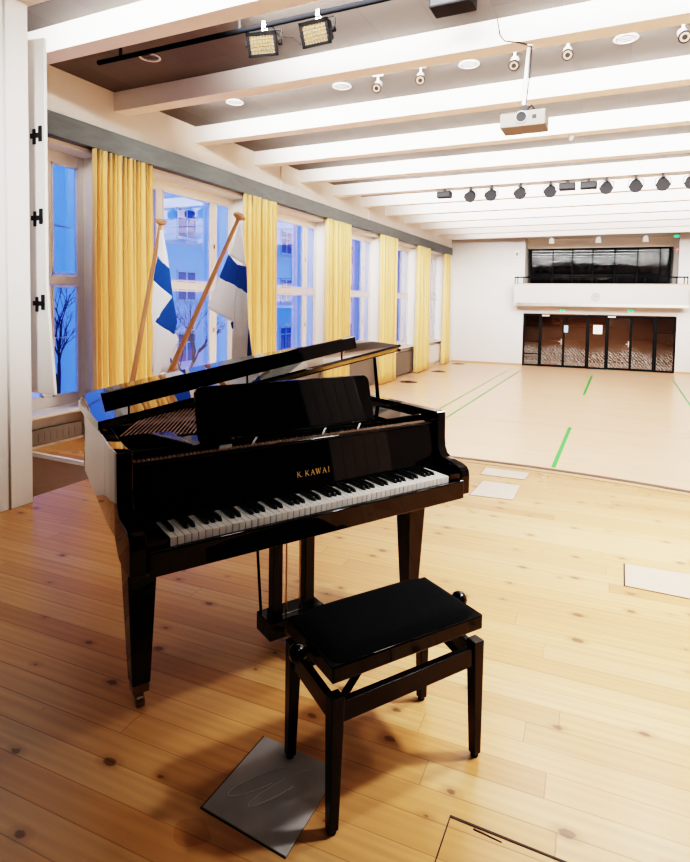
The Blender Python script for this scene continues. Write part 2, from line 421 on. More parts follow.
mb = MB(BT); mb.box(-.0, 2.93, -.02, 0, -1.0, -.93); mb.box(8.42, 11.5, -.02, 0, -1.0, -.93)
struct(mb, 'baseboard_back', 'cap_wood', 'brown skirting board along the far wall', 'skirting')
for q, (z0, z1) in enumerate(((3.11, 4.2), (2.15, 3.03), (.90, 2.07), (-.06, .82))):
    mb = MB(BT); mb.box(.35, 2.45, -.02, 0, z0, z1)  # thin raised rectangles in the same paint as the wall
    struct(mb, 'trim_%d' % (30+q), 'white_wall', 'thin raised rectangle on the wall left of the balcony', 'wall panel')
# gallery parapet
bal = empty('trim_balcony', (0, 0, 0), 0, 'white balcony front across the far wall', 'balcony', kind='structure')
mb = MB(BT); mb.box(2.64, 8.60, -1.2, -1.05, 1.46, 2.28); mb.box(2.64, 2.78, -1.05, 0, 1.46, 2.28); mb.box(8.46, 8.60, -1.05, 0, 1.46, 2.28)
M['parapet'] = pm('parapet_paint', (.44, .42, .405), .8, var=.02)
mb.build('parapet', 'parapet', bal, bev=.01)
mb = MB(BT); mb.box(2.62, 8.62, -1.22, -1.03, 2.28, 2.31); mb.build('parapet_cap', 'cap_wood', bal)
mb = MB(BT)
for s in (2.68, 2.78, 3.0, 4.0, 5.0, 5.6, 6.3, 7.2, 8.0, 8.2, 8.45, 8.56): mb.box(s-.015, s+.015, -1.17, -1.14, 2.31, 2.54)
mb.tube([(2.66, -1.155, 2.55), (8.58, -1.155, 2.55)], .025, 8)
mb.build('railing', 'charcoal', bal)

def glazing(name, label, cat, s_list, d, z0, z1, t, glass, depth=.07, extra=None, rails=()):
    w = empty(name, (0, 0, 0), 0, label, cat, kind='structure')
    mb = MB(BT)
    for s in s_list: mb.box(s-t/2, s+t/2, d-depth/2, d+depth/2, z0, z1)
    mb.box(s_list[0], s_list[-1], d-depth/2, d+depth/2, z0, z0+t); mb.box(s_list[0], s_list[-1], d-depth/2, d+depth/2, z1-t, z1)
    for z in rails: mb.box(s_list[0], s_list[-1], d-.02, d+.02, z-.02, z+.02)
    mb.build('frame', 'charcoal', w, bev=.004)
    mb = MB(BT)
    for a, b in zip(s_list[:-1], s_list[1:]): mb.box(a+t/2, b-t/2, d-.005, d+.005, z0+t, z1-t)
    mb.build('pane', glass, w)
    return w
glazing('window_7', 'narrow fixed glass panel left of the first double door', 'window', [2.97, 3.58], .05, -1, 1.12, .07, 'door_glass', rails=(.55, .0, -.5))
d1 = glazing('door_1', 'left dark-framed etched glass double door', 'door', [3.62, 4.50, 5.36], .06, -1, 1.10, .085, 'door_glass')
glazing('window_8', 'fixed glass panel between the two double doors', 'window', [5.41, 6.05], .0, -1, 1.12, .07, 'door_glass')
d2 = glazing('door_2', 'right dark-framed etched glass double door', 'door', [6.10, 6.92, 7.72], .06, -1, 1.10, .085, 'door_glass')
glazing('window_9', 'narrow fixed glass panel right of the second double door', 'window', [7.77, 8.40], .03, -1, 1.12, .07, 'door_glass', rails=(.5,))
for d, s in ((d1, 4.42), (d2, 6.84)):
    mb = MB(BT); mb.box(s-.02, s+.02, -.03, .02, -.08, .14); mb.box(s-.10, s+.02, -.07, -.04, .02, .05); mb.box(s-.01, s+.01, -.06, .0, .02, .05)
    mb.build('door_handle', 'chrome', d)
    mb = MB(BT); mb.box(s-.75, s-.48, -.05, .03, 1.04, 1.09); mb.build('door_closer', 'white_plastic', d)
glazing('window_10', 'dark glass screen at the back of the gallery', 'window', [3.08, 3.95, 4.72, 5.50, 6.32, 7.15, 7.95, 8.30], 1.35, 1.56, 3.88, .055, 'dark_glass', rails=(2.75,))

# ------------------------------------------------------------------ stage
def edge_y(x): return 5.455-.068*(x+.85)**2
arc = [(x, edge_y(x)) for x in [-3.9+i*(6.1/36) for i in range(37)]]
poly = [(-3.9, -3.0)]+arc[:]+[(2.2, -3.0)]
poly = poly[::-1]
mb = MB(); mb.prism(poly, lambda p: (p[0], p[1], -.05), lambda p: (p[0], p[1], 0))
struct(mb, 'stage_floor', 'stage', 'worn varnished pine boards of the stage', 'stage floor')
mb = MB()
fr = [(x, y-.04) for x, y in arc]
mb.sheet([[(x, y, -.05) for x, y in fr], [(x, y, -1.0) for x, y in fr]])
mb.box(-3.87, -3.85, 2.8, 4.75, -1, -.05)
struct(mb, 'stage_front', 'white_wall', 'curved white front face of the stage', 'stage front', solid=.03)
def strip(off0, off1, z0, z1):
    m_ = MB(); a = [(x, y+off0) for x, y in arc]; b = [(x, y+off1) for x, y in arc]
    for i in range(len(arc)-1):
        m_.hexa([(*a[i], z0), (*a[i+1], z0), (*b[i+1], z0), (*b[i], z0)], [(*a[i], z1), (*a[i+1], z1), (*b[i+1], z1), (*b[i], z1)])
    return m_
struct(strip(0, .06, -.06, .006), 'trim_3', 'nosing', 'dark brown nosing along the curved stage edge', 'nosing')
struct(strip(-.09, 0.0, -.01, .003), 'trim_4', 'cap_wood', 'orange-brown edge board along the stage front', 'edge board')
# stage box around the viewer
mb = MB(); mb.box(-4.0, -3.81, -3.0, 2.60, 0, 4.0); mb.box(-4.0, -3.80, 2.612, 2.775, 0, 4.0); mb.box(-4.0, -3.82, 2.59, 2.62, 0, 4.0)
struct(mb, 'wall_stage_left', 'panel', 'white panelled wing wall at the left of the stage', 'wall', bev=.003)
mb = MB(); mb.box(2.1, 2.3, -3.0, 2.25, 0, 4.0)
struct(mb, 'wall_stage_right', 'dark_drape', 'black draped right side of the stage', 'wall')
mb = MB()
mb.box(2.11, 2.3, 2.25, 2.81, 0, 4.0)
for i in range(5): mb.box(2.1, 2.2, 2.255+i*.11, 2.36+i*.11, 0, 4.0)
struct(mb, 'wall_stage_right_panel', 'panel', 'white panelled right edge of the stage opening', 'wall', bev=.003)
struct(MB().box(-4.0, 2.3, -3.2, -3.0, 0, 4.0), 'wall_stage_back', 'dark_drape', 'black drapes at the back of the stage', 'wall')
struct(MB().box(-4.0, 2.3, -3.2, 2.8, 4.0, 4.2), 'ceiling_stage', 'dark_drape', 'dark ceiling over the stage', 'ceiling')
mb = MB(); mb.box(-4.2, 2.3, 2.56, 2.8, 3.515, 4.4)
struct(mb, 'wall_proscenium', 'beige_wall', 'cream header over the stage opening', 'wall')
mb = MB(); mb.box(-7.05, -4.0, 2.62, 2.78, -1, 4.4); mb.box(2.3, 5.1, 2.62, 2.78, -1, 4.4); mb.box(-3.9, -3.8, 2.62, 2.75, -1, -.05); mb.box(-4., 2.3, 2.6, 2.7, -1, -.05)
struct(mb, 'wall_front', 'white_wall', 'hall wall on both sides of the stage opening', 'wall')
# side landing beside the stage
mb = MB(); mb.box(-6.78, -3.9, 4.75, 5.62, -.46, -.43)
struct(mb, 'floor_landing', 'stage', 'low wooden landing between the stage and the window', 'floor')
mb = MB(); mb.box(-6.78, -3.9, 4.76, 5.60, -1.0, -.46)
struct(mb, 'trim_5', 'brown_board', 'taupe boarded face of the side landing', 'landing front')
struct(MB().box(-6.78, -3.9, 4.715, 4.76, -.47, -.422), 'trim_6', 'frame', 'white nosing on the side landing', 'nosing')
struct(MB().box(-6.78, -6.62, 4.76, 5.62, -.43, -.395), 'baseboard_left', 'frame', 'white skirting under the first window', 'skirting')
struct(MB().box(-6.78, -4.0, 2.8, 4.70, -1.0, -.98), 'floor_pit', 'brown_board', 'brown floor at the foot of the side steps', 'floor')

# ------------------------------------------------------------------ floor tape lines of the hall
def line(x0, y0, x1, y1, w, mat, label, z=-.9985):
    d = Vector((x1-x0, y1-y0, 0)); n_ = Vector((-d.y, d.x, 0)).normalized()*w/2
    p = [(x0+n_.x, y0+n_.y), (x0-n_.x, y0-n_.y), (x1-n_.x, y1-n_.y), (x1+n_.x, y1+n_.y)]
    mb = MB(); mb.prism(p, lambda q: (*q, -1.0), lambda q: (*q, z))
    tag(mb.build('floor_line', mat), label, 'floor line', 'green court lines', 'structure')
line(-3.78, 7.5, -3.78, 22.2, .045, 'green', 'green court line nearest the windows')
line(-3.35, 7.5, -3.35, 22.4, .055, 'green', 'second green court line from the windows')
line(-.85, 17.4, -.85, 22.3, .075, 'green', 'short far green dash in the middle of the hall floor')
line(-.85, 9.3, -.85, 12.6, .07, 'green', 'short near green dash in the middle of the hall floor')
line(1.68, 6.0, 1.68, 22.4, .055, 'green', 'long green court line on the right of the hall floor')
line(-3.35, 12.55, 4.0, 12.55, .035, 'green_pale', 'faint pale green line across the hall floor')

# ------------------------------------------------------------------ cover plates let into the stage boards
def plate(quad, mat, label, name='floor_cover_plate', z=.004):
    r0 = empty(name, (quad[0][0], quad[0][1], 0), 0, label, 'cover plate')
    q = [(x-quad[0][0], y-quad[0][1]) for x, y in quad]
    cx, cy = sum(p[0] for p in q)/4, sum(p[1] for p in q)/4
    g = [(cx+(p[0]-cx)*1.018-.002, cy+(p[1]-cy)*1.018-.001) for p in q]
    mb = MB(); mb.prism(g, lambda p: (*p, 0), lambda p: (*p, z*.4)); mb.build('dark_seam', 'dark_gap', r0)
    mb = MB(); mb.prism(q, lambda p: (*p, 0), lambda p: (*p, z)); mb.build('plate', mat, r0, bev=.001)
    return r0
pl_ = plate([(-1.054, 1.297), (-.755, 1.275), (-.755, 1.600), (-1.045, 1.612)], 'hatch', 'scuffed grey square cover plate under the bench legs')
M['chalk'] = pm('pale_scuff', (.62, .60, .57), .8, var=.1)
mb = MB()
for (cx, cy, a, b, ang) in ((.10, .15, .10, .025, 55), (.17, .16, .11, .02, 62)):
    pts = []
    for t in range(0, 300, 12):
        x, y = a*math.cos(R(t)), b*math.sin(R(t)); pts.append((cx+x*math.cos(R(ang))-y*math.sin(R(ang)), cy+x*math.sin(R(ang))+y*math.cos(R(ang)), .0038))
    mb.tube(pts, .0012, 5)
mb.build('scuff_marks', 'chalk', pl_)
plate([(-1.01, 4.44), (-.69, 4.48), (-.695, 4.86), (-.995, 4.849)], 'hatch_light', 'pale grey cover plate beyond the right end of the piano')
plate([(-1.06, 5.03), (-.69, 5.05), (-.675, 5.27), (-1.057, 5.25)], 'hatch_light', 'pale flush cover plate next to the stage edge')
plate([(.074, 3.371), (.75, 3.371), (.75, 3.69), (.074, 3.664)], 'hatch_floor', 'pale flush cover plate on the right of the stage floor')
r0 = empty('floor_hatch', (-.394, 1.3, 0), 0, 'wooden trapdoor outlined by dark gaps in the boards near the bench', 'trapdoor')
mb = MB(); mb.hexa([(0,.290,0),(1.2,.294,0),(1.2,.297,0),(0,.298,0)],[(0,.290,.002),(1.2,.294,.002),(1.2,.297,.002),(0,.298,.002)]); mb.box(-.001, .002, -.25, .296, 0, .002); mb.hexa([(.07,.281,0),(.15,.276,0),(.15,.279,0),(.07,.286,0)],[(.07,.281,.002),(.15,.276,.002),(.15,.279,.002),(.07,.286,.002)])
mb.build('dark_seam', 'dark_gap', r0)

# ------------------------------------------------------------------ grand piano
PC = (-.9505, 1.916, 0); PA = R(60.4)
piano = empty('grand_piano', PC, PA, 'glossy black baby grand piano with raised lid on the stage', 'piano')
P = piano
def offset_poly(pts, d):
    out = []
    for i, p in enumerate(pts):
        a = Vector(pts[max(0, i-1)]); b = Vector(pts[min(len(pts)-1, i+1)])
        t = (b-a).normalized(); nrm = Vector((t.y, -t.x)); out.append((p[0]+nrm.x*d, p[1]+nrm.y*d))
    return out
def smooth_path(pts, it=2):
    for _ in range(it):
        q = [pts[0]]
        for a, b in zip(pts[:-1], pts[1:]):
            q += [(a[0]*.75+b[0]*.25, a[1]*.75+b[1]*.25), (a[0]*.25+b[0]*.75, a[1]*.25+b[1]*.75)]
        q.append(pts[-1]); pts = q
    return pts
rim = [(-.735, .165)]+smooth_path([(-.735, .20), (-.732, .30), (-.712, .5), (-.690, .75), (-.668, 1.0), (-.664, 1.04), (-.645, 1.17), (-.52, 1.215), (-.30, 1.225), (0, 1.20), (.25, 1.13), (.45, 1.03), (.60, .93), (.72, .82), (.735, .70)], 2)+[(.735, .5), (.735, .165)]
inn = offset_poly(rim, .05)
# outer path runs left -> back -> right, interior lies on its right-hand side
mb = MB()
for i in range(len(rim)-1):
    mb_q = (rim[i], rim[i+1], inn[i+1], inn[i])
    pass
vo = [[mb.v((x, y, z)) for x, y in rim] for z in (.70, .985)]
vi = [[mb.v((x, y, z)) for x, y in inn] for z in (.70, .985)]
for i in range(len(rim)-1):
    mb.face([vo[0][i], vo[0][i+1], vo[1][i+1], vo[1][i]]); mb.face([vi[0][i+1], vi[0][i], vi[1][i], vi[1][i+1]])
    mb.face([vo[1][i], vo[1][i+1], vi[1][i+1], vi[1][i]]); mb.face([vo[0][i+1], vo[0][i], vi[0][i], vi[0][i+1]])
for i in (0, -1): mb.face([vo[0][i], vo[1][i], vi[1][i], vi[0][i]])
mb.build('rim', 'lacquer_lid', P, bev=.004, smooth=True)
# cheek arms with a scrolled front
prof = [(.185, .985), (.160, .985), (.155, .975), (.153, .86), (.148, .82), (.135, .795), (.112, .782), (.088, .776), (.06, .771), (.032, .766), (.012, .758), (.0, .742), (-.004, .72), (-.004, .64), (.03, .632), (.09, .634), (.14, .648), (.185, .70)]
for s in (-1, 1):
    a0, a1 = sorted((s*.684, s*.736))
    mb = MB(); mb.prism(prof[::-1], lambda p: (a0, p[0], p[1]), lambda p: (a1, p[0], p[1]))
    mb.build('cheek_arm', 'lacquer', P, bev=.004, seg=2)
    a0, a1 = sorted((s*.618, s*.684))
    mb = MB(); mb.box(a0, a1, .002, .155, .66, .738); mb.build('key_block', 'lacquer', P, bev=.004)
mb = MB(); mb.box(-.684, .684, -.002, .45, .628, .668); mb.build('keybed', 'lacquer', P, bev=.003)
mb = MB(); mb.box(-.684, .684, -.022, .001, .630, .711); mb.build('key_slip', 'lacquer', P, bev=.006, seg=3)
# keys
first = None
for i in range(52):
    x = -.6125+(i+.5)*1.225/52
    if first is None:
        mb = MB(); mb.box(-.0107, .0107, 0, .152, .700, .735); first = mb.build('white_key', 'ivory', P, bev=.0012); o = first
    else: o = first.copy(); col.objects.link(o); o.parent = P
    o.location = (x, .003, 0)
first = None
for i in range(51):
    if i % 7 in (0, 2, 3, 5, 6) :      # A B C D E F G: gaps with a black key after A, C, D, F, G
        x = -.6125+(i+1)*1.225/52
        if first is None:
            mb = MB(); mb.hexa([(-.0068, 0, .734), (.0068, 0, .734), (.0068, .106, .734), (-.0068, .106, .734)], [(-.0054, .009, .749), (.0054, .009, .749), (.0054, .106, .749), (-.0054, .106, .749)])
            first = mb.build('black_key', 'ebony', P, bev=.002); o = first
        else: o = first.copy(); col.objects.link(o); o.parent = P
        o.location = (x, .047, 0)
mb = MB(); mb.box(-.62, .62, .153, .156, .70, .737); mb.build('felt_strip', 'felt', P)
# fallboard, its top rail and gold lettering
def fb(z): return .157+(z-.742)*.16
mb = MB(); mb.hexa([(-.684, fb(.70), .70), (.684, fb(.70), .70), (.684, fb(.70)+.018, .70), (-.684, fb(.70)+.018, .70)], [(-.684, fb(.925), .925), (.684, fb(.925), .925), (.684, fb(.925)+.018, .925), (-.684, fb(.925)+.018, .925)])
mb.build('fallboard', 'lacquer', P, bev=.003)
mb = MB(); mb.tube([(-.682, fb(.93)-.004, .932), (.682, fb(.93)-.004, .932)], .008, 12); mb.build('fallboard_rail', 'lacquer', P, smooth=True)
mb = MB(); mb.box(-.684, .684, .20, .222, .90, .925); mb.build('action_rail', 'plate', P)
mb = MB()
for i in range(88):
    x = -.66+i*1.32/87; mb.box(x-.004, x+.004, .222, .236, .905, .935)
o = mb.build('hammer_shanks', 'copper', P)
# lettering strokes (serif capitals)
Z0, ZH = .7945, .0215
def stroke(mb, p, q, w):
    p, q = Vector(p), Vector(q); d = (q-p).normalized(); n_ = Vector((-d.y, d.x))*w/2
    pts = [p+n_, p-n_, q-n_, q+n_]
    def at(v, e): zz = Z0+v.y*ZH; return (v.x, fb(zz)-e, zz)
    mb.hexa([at(v, -.0004) for v in pts], [at(v, .0010) for v in pts])
def letter(mb, ch, x, k=.020):
    def S(a, b, w=.003):
        # coordinates: x in letter widths, y in cap heights (scaled to metres for stroke width)
        p0 = Vector((x+a[0]*k, a[1]*ZH)); p1 = Vector((x+b[0]*k, b[1]*ZH)); d = (p1-p0).normalized(); n_ = Vector((-d.y, d.x))*w/2
        pts = [p0+n_, p0-n_, p1-n_, p1+n_]
        at = lambda v, e: (v.x, fb(Z0+v.y)-e, Z0+v.y)
        mb.hexa([at(v, -.0004) for v in pts], [at(v, .0010) for v in pts])
    ser = lambda cx, y: S((cx-.17, y), (cx+.17, y), .0014)
    if ch == 'K':
        S((.16, 0), (.16, 1), .0030); S((.2, .40), (.84, 1), .0018); S((.36, .56), (.92, 0), .0034)
        ser(.16, 0); ser(.16, 1)
    if ch == 'A':
        S((.12, 0), (.5, 1), .0016); S((.5, 1), (.88, 0), .0036); S((.28, .36), (.72, .36), .0014)
        for c in (.12, .88): ser(c, 0)
    if ch == 'W':
        S((.0, 1), (.3, 0), .0036); S((.3, 0), (.52, .9), .0016); S((.52, 1), (.8, 0), .0036); S((.8, 0), (1.08, 1), .0016)
        for c in (.0, .52, 1.08): ser(c, 1)
    if ch == 'I':
        S((.2, 0), (.2, 1), .0036); ser(.2, 0); ser(.2, 1)
    if ch == '.': S((.0, .02), (.0, .14), .0028)
mb = MB()
x = -.057
for ch, adv in (('K', .0215), ('.', .0125), ('K', .0235), ('A', .0235), ('W', .0275), ('A', .0245), ('I', .01)):
    letter(mb, ch, x); x += adv*1.09
tag(mb.build('lettering', 'goldleaf', P), 'gold serif lettering')
# inside: plate, strings, pins
inner = [(p[0], p[1]) for p in inn if p[1] > .30]
inner = [(-.672, .30)]+inner+[(.672, .30)]
mb = MB(); mb.prism(inner[::-1], lambda p: (p[0], p[1], .86), lambda p: (p[0], p[1], .875)); mb.build('cast_plate', 'plate', P)
mb = MB()
for (a, b, a2, b2) in ((-.60, .88, -.08, .80), (-.05, .5, -.02, 1.15), (.25, .5, .12, 1.08), (.5, .5, .42, .95)):
    d = Vector((a2-a, b2-b)).normalized(); n_ = Vector((-d.y, d.x))*.018
    mb.hexa([(a+n_.x, b+n_.y, .875), (a-n_.x, b-n_.y, .875), (a2-n_.x, b2-n_.y, .875), (a2+n_.x, b2+n_.y, .875)], [(a+n_.x, b+n_.y, .925), (a-n_.x, b-n_.y, .925), (a2-n_.x, b2-n_.y, .925), (a2+n_.x, b2+n_.y, .925)])
mb.box(-.67, .67, .50, .545, .875, .915); mb.build('plate_strut', 'plate', P, bev=.006)
mb = MB()
def rim_b(a):
    best = .6
    for p in inner:
        if abs(p[0]-a) < .05: best = max(best, p[1])
    return best-.06
for i in range(95):
    a = -.655+i*1.31/94
    if i < 28: a = -.655+i*.019; a2 = a+.30; bb = min(1.12, rim_b(a2)-.02); mb.tube([(a, .56, .925), (a2, bb, .93)], .0030, 5)
    else: bb = max(.62, rim_b(a-.03)); mb.tube([(a, .46, .912), (a-.03, bb, .914)], .0014, 5)
o = mb.build('strings', 'copper', P); o['kind'] = 'stuff'
mb = MB()
for i in range(90):
    a = -.655+i*1.31/89
    for j in range(2): mb.box(a-.003, a+.003, .335+j*.04+(i % 2)*.02-.003, .341+j*.04+(i % 2)*.02, .875, .93)
o = mb.build('tuning_pins', 'chrome', P); o['kind'] = 'stuff'
# music shelf and desk
MB().box(-.672, -.45, .245, .50, .940, .962).build('shelf_cheek', 'lacquer', P, bev=.003); MB().box(.45, .672, .245, .52, .940, .962).build('shelf_cheek', 'lacquer', P, bev=.003)
mb = MB(); mb.box(-.45, .45, .265, .43, .935, .950); mb.build('music_shelf', 'lacquer', P, bev=.003)
MB().box(-.35, -.30, .236, .24, .93, .945).build('desk_slide', 'ivory', P)
for s_ in (-.22, .10, .28):
    MB().hexa([(s_, .232, .936), (s_+.009, .232, .936), (s_+.033, .25, .952), (s_+.024, .25, .952)], [(s_, .232, .94), (s_+.009, .232, .94), (s_+.033, .25, .956), (s_+.024, .25, .956)]).build('desk_slide', 'ivory', P)
def desk_pt(a, h, t): return (a, .285+h*.26+t, .955+h*.965)
cor = []
for (cx, cz, a0) in ((.385, .175, 0), (-.380, .175, 90)):
    for q in range(0, 91, 15): cor.append((cx+.03*math.cos(R(a0+q)), cz+.03*math.sin(R(a0+q))))
shape = [(.415, 0)]+cor+[(-.41, 0)]
mb = MB(); mb.prism(shape, lambda p: desk_pt(p[0], p[1], 0), lambda p: desk_pt(p[0], p[1], .016)); mb.build('music_desk', 'lacquer', P, bev=.003)
mb = MB(); mb.box(-.41, .415, .262, .285, .95, .962); mb.build('desk_ledge', 'lacquer', P, bev=.003)
mb = MB()
for s in (-.30, -.27): mb.box(s, s+.018, .255, .27, .952, .966)
mb.build('desk_stop', 'chrome', P)
# lid: main leaf, folded front leaf with its lip, hinge, bumpers
def lz(a): return 1.020+.172*(a+.72)
lo = [(-.715, .52), (.735, .50), (.745, .66), (.75, .83)]+smooth_path([(.75, .83), (.65, .95), (.48, 1.06), (.25, 1.15), (0, 1.195), (-.3, 1.20), (-.52, 1.195), (-.63, 1.16), (-.69, 1.04), (-.695, .98)], 1)
mb = MB(); mb.prism(lo, lambda p: (p[0], p[1], lz(p[0])-.034), lambda p: (p[0], p[1], lz(p[0]))); lid = mb.build('lid', 'lacquer_lid', P, bev=.002)
mb = MB(); mb.hexa([(-.688, .522, 1.055), (.484, .522, 1.260), (.484, .538, 1.260), (-.688, .538, 1.055)], [(-.703, .530, 1.128), (.477, .530, 1.319), (.477, .546, 1.319), (-.703, .546, 1.128)])
flap = mb.build('front_flap', 'lacquer', lid, bev=.003)
for a in (-.60, -.1, .40):
    z_ = 1.055+(a+.688)*.1749
    MB().box(a-.003, a+.003, .528, .534, lz(a)-.015, z_+.01).build('flap_hinge', 'lacquer', flap)
mb = MB()
nseg = 60
for i in range(nseg):
    a0 = -.70+i*1.42/nseg; a1 = a0+1.42/nseg*.93
    yy = lambda a: .518-.0138*(a+.715)
    mb.hexa([(a0, yy(a0)-.006, lz(a0)-.026), (a1, yy(a1)-.006, lz(a1)-.026), (a1, yy(a1)+.01, lz(a1)-.026), (a0, yy(a0)+.01, lz(a0)-.026)], [(a0, yy(a0)-.006, lz(a0)-.011), (a1, yy(a1)-.006, lz(a1)-.011), (a1, yy(a1)+.01, lz(a1)-.011), (a0, yy(a0)+.01, lz(a0)-.011)])
mb.build('piano_hinge', 'brass', lid)
mb = MB()
for dz in (-.006, -.028): mb.lathe([(.007, 0), (.007, .012)], Tr(.735, .506, lz(.735)+dz) @ Rt('Y', 90), 10)
mb.build('rubber_bumper', 'black_plastic', lid)
mb = MB(); mb.tube([(.695, .612, .965), (.70, .635, 1.06), (.715, .685, lz(.715)-.034)], [.011, .010, .008], 8); mb.build('lid_prop', 'lacquer', P, smooth=True)
# legs
def leg(a, b, top, wt, wb):
    zf = .095
    mb = MB(); w2, w1 = wt/2, wb/2
    mb.hexa([(a-w1, b-w1, zf), (a+w1, b-w1, zf), (a+w1, b+w1, zf), (a-w1, b+w1, zf)], [(a-w2, b-w2, top), (a+w2, b-w2, top), (a+w2, b+w2, top), (a-w2, b+w2, top)])
    l = mb.build('leg', 'lacquer', P, bev=.004)
    mb = MB(); w = wb/2-.003; mb.box(a-w, a+w, b-w, b+w, .062, zf); mb.box(a-.012, a+.012, b-.018, b+.018, .04, .062); mb.build('ferrule', 'dark_brass', l, bev=.003)
    mb = MB(); mb.lathe([(.010, -.014), (.024, -.013), (.025, 0), (.024, .013), (.010, .014)], Tr(a, b-.004, .0251) @ Rt('Y', 90), 16); mb.build('caster', 'dark_brass', l, smooth=True)
leg(-.620, .325, .64, .112, .064)
leg(.655, .295, .64, .112, .064)
leg(.247, .90, .72, .075, .05)
# lyre
lyre = MB().box(-.085, .195, .325, .452, .058, .135).build('lyre', 'lacquer', P, bev=.004)
for a in (-.026, .135):
    w = .023
    MB().box(a-w, a+w, .368, .412, .135, .64).build('lyre_post', 'lacquer_soft', lyre, bev=.003)
mb = MB()
for a in (.028, .095): mb.tube([(a, .39, .13), (a, .39, .64)], .0042, 8)
mb.build('pedal_rod', 'brass', lyre)
mb = MB(); mb.box(-.04, .15, .36, .365, .136, .137); mb.build('lyre_shelf_plate', 'chrome', lyre)
for a in (-.01, .055, .12):
    mb = MB(); mb.tube([(a, .335, .085), (a, .30, .08), (a, .265, .062), (a, .235, .05)], [.009, .009, .013, .016], 10); mb.build('pedal', 'brass', lyre, smooth=True)
mb = MB(); mb.tube([(-.062, .455, .12), (-.02, .62, .66)], .0065, 8); mb.build('lyre_brace', 'lacquer_soft', lyre)

# ------------------------------------------------------------------ bench
bench = empty('piano_bench', (-.652, 1.714, 0), R(56.5), 'black height-adjustable piano bench with velvet seat in front of the keyboard', 'bench')
LX = [(-.274, -.150), (-.258, .143), (.258, -.143), (.276, .150)]
for x, y in LX:
    mb = MB(); t, b_ = .0208, .0145; sx = 1 if x > 0 else -1; sy = 1 if y > 0 else -1
    xo, yo = x+sx*.007, y+sy*.004
    mb.hexa([(xo-b_, yo-b_, .012), (xo+b_, yo-b_, .012), (xo+b_, yo+b_, .012), (xo-b_, yo+b_, .012)], [(x-t, y-t, .395), (x+t, y-t, .395), (x+t, y+t, .395), (x-t, y+t, .395)])
    l = mb.build('leg', 'lacquer_soft', bench, bev=.003)
    MB().lathe([(.011, 0), (.013, .004), (.011, .013)], Tr(xo, yo, 0), 12).build('foot_glide', 'black_plastic', l)
def rail(p, q, name):
    p, q = Vector(p), Vector(q); d = (q-p).normalized(); n_ = Vector((-d.y, d.x))*.012; p = p+d*.02; q = q-d*.02
    c = [p+n_, p-n_, q-n_, q+n_]
    MB().hexa([(v.x, v.y, .315) for v in c], [(v.x, v.y, .375) for v in c]).build(name, 'lacquer_soft', bench, bev=.002)
rail(LX[0], LX[2], 'long_rail'); rail(LX[1], LX[3], 'long_rail'); rail(LX[0], LX[1], 'end_rail'); rail(LX[2], LX[3], 'end_rail')
mb = MB(); mb.box(-.283, .283, -.150, .150, .425, .474); mb.build('seat_frame', 'lacquer', bench, bev=.005, seg=3)
rows = []
nx, ny = 24, 14
for j in range(ny+1):
    row = []
    for i in range(nx+1):
        u, v = -1+2*i/nx, -1+2*j/ny
        h = (1-abs(u)**6)*(1-abs(v)**5)
        ru = u*(1-.035*v**6); rv_ = v*(1-.05*u**6); row.append((ru*.276, rv_*.144, .472+.034*max(0, h)**.5))
    rows.append(row)
mb = MB(); mb.sheet(rows); mb.build('seat_cushion', 'velvet', bench, smooth='all')
for s in (-1, 1):
    kb = MB(); kb.lathe([(.008, 0), (.008, .012), (.020, .014), (.027, .022), (.0285, .034), (.026, .046), (.018, .055), (.006, .058)], Tr(s*.283, .0, .447) @ Rt('Y', 90*s), 20)
    kb.build('adjusting_knob', 'lacquer', bench, smooth=True)
mb = MB()
for s in (-1, 1):
    for y in (-.10, .10):
        mb.hexa([(s*.24, y-.006, .33), (s*.24, y+.006, .33), (s*.215, y+.006, .33), (s*.215, y-.006, .33)], [(s*.15, y-.006, .43), (s*.15, y+.006, .43), (s*.125, y+.006, .43), (s*.125, y-.006, .43)])
    mb.tube([(s*.182, -.11, .385), (s*.182, .11, .385)], .008, 8)
mb.tube([(-.285, 0, .40), (.285, 0, .40)], .007, 8)
mb.build('lifting_mechanism', 'steel_dark', bench)

# ------------------------------------------------------------------ flags in a floor stand behind the piano
stand = empty('flag_stand', (-3.62, 3.45, 0), 0, 'small wooden flag stand behind the piano', 'flag stand')
MB().lathe([(.17, 0), (.17, .03), (.12, .05), (.06, .06)], None, 24).build('base', 'pole', stand, smooth=True)
mb = MB(); mb.tube([(-.04, 0, .04), (-.075, 0, .24)], .034, 12); mb.tube([(.07, -.08, .04), (.17, -.10, .24)], .034, 12); mb.build('socket', 'brass', stand)
def flag(base, top, label, cloth_fn):
    b, t = Vector(base), Vector(top)
    fl = empty('flag', base, 0, label, 'flag', 'flags leaning in the stand')
    d = t-b; L = d.length; q = d.to_track_quat('Z', 'Y').to_matrix().to_4x4()
    MB().tube([d*0, d*.35, d*.75, d*.985], [.019, .0215, .017, .0125], 14).build('pole', 'pole', fl, smooth=True)
    MB().lathe([(.012, L*.98), (.03, L*.985), (.044, L*.988), (.044, L*.997), (.02, L*1.003)], q, 20).build('finial', 'pole', fl, smooth=True)
    cloth_fn(fl, d)
def cloth_piece(fl, name, mat, rows):
    MB().sheet(rows).build(name, mat, fl, smooth='all', solid=.003)
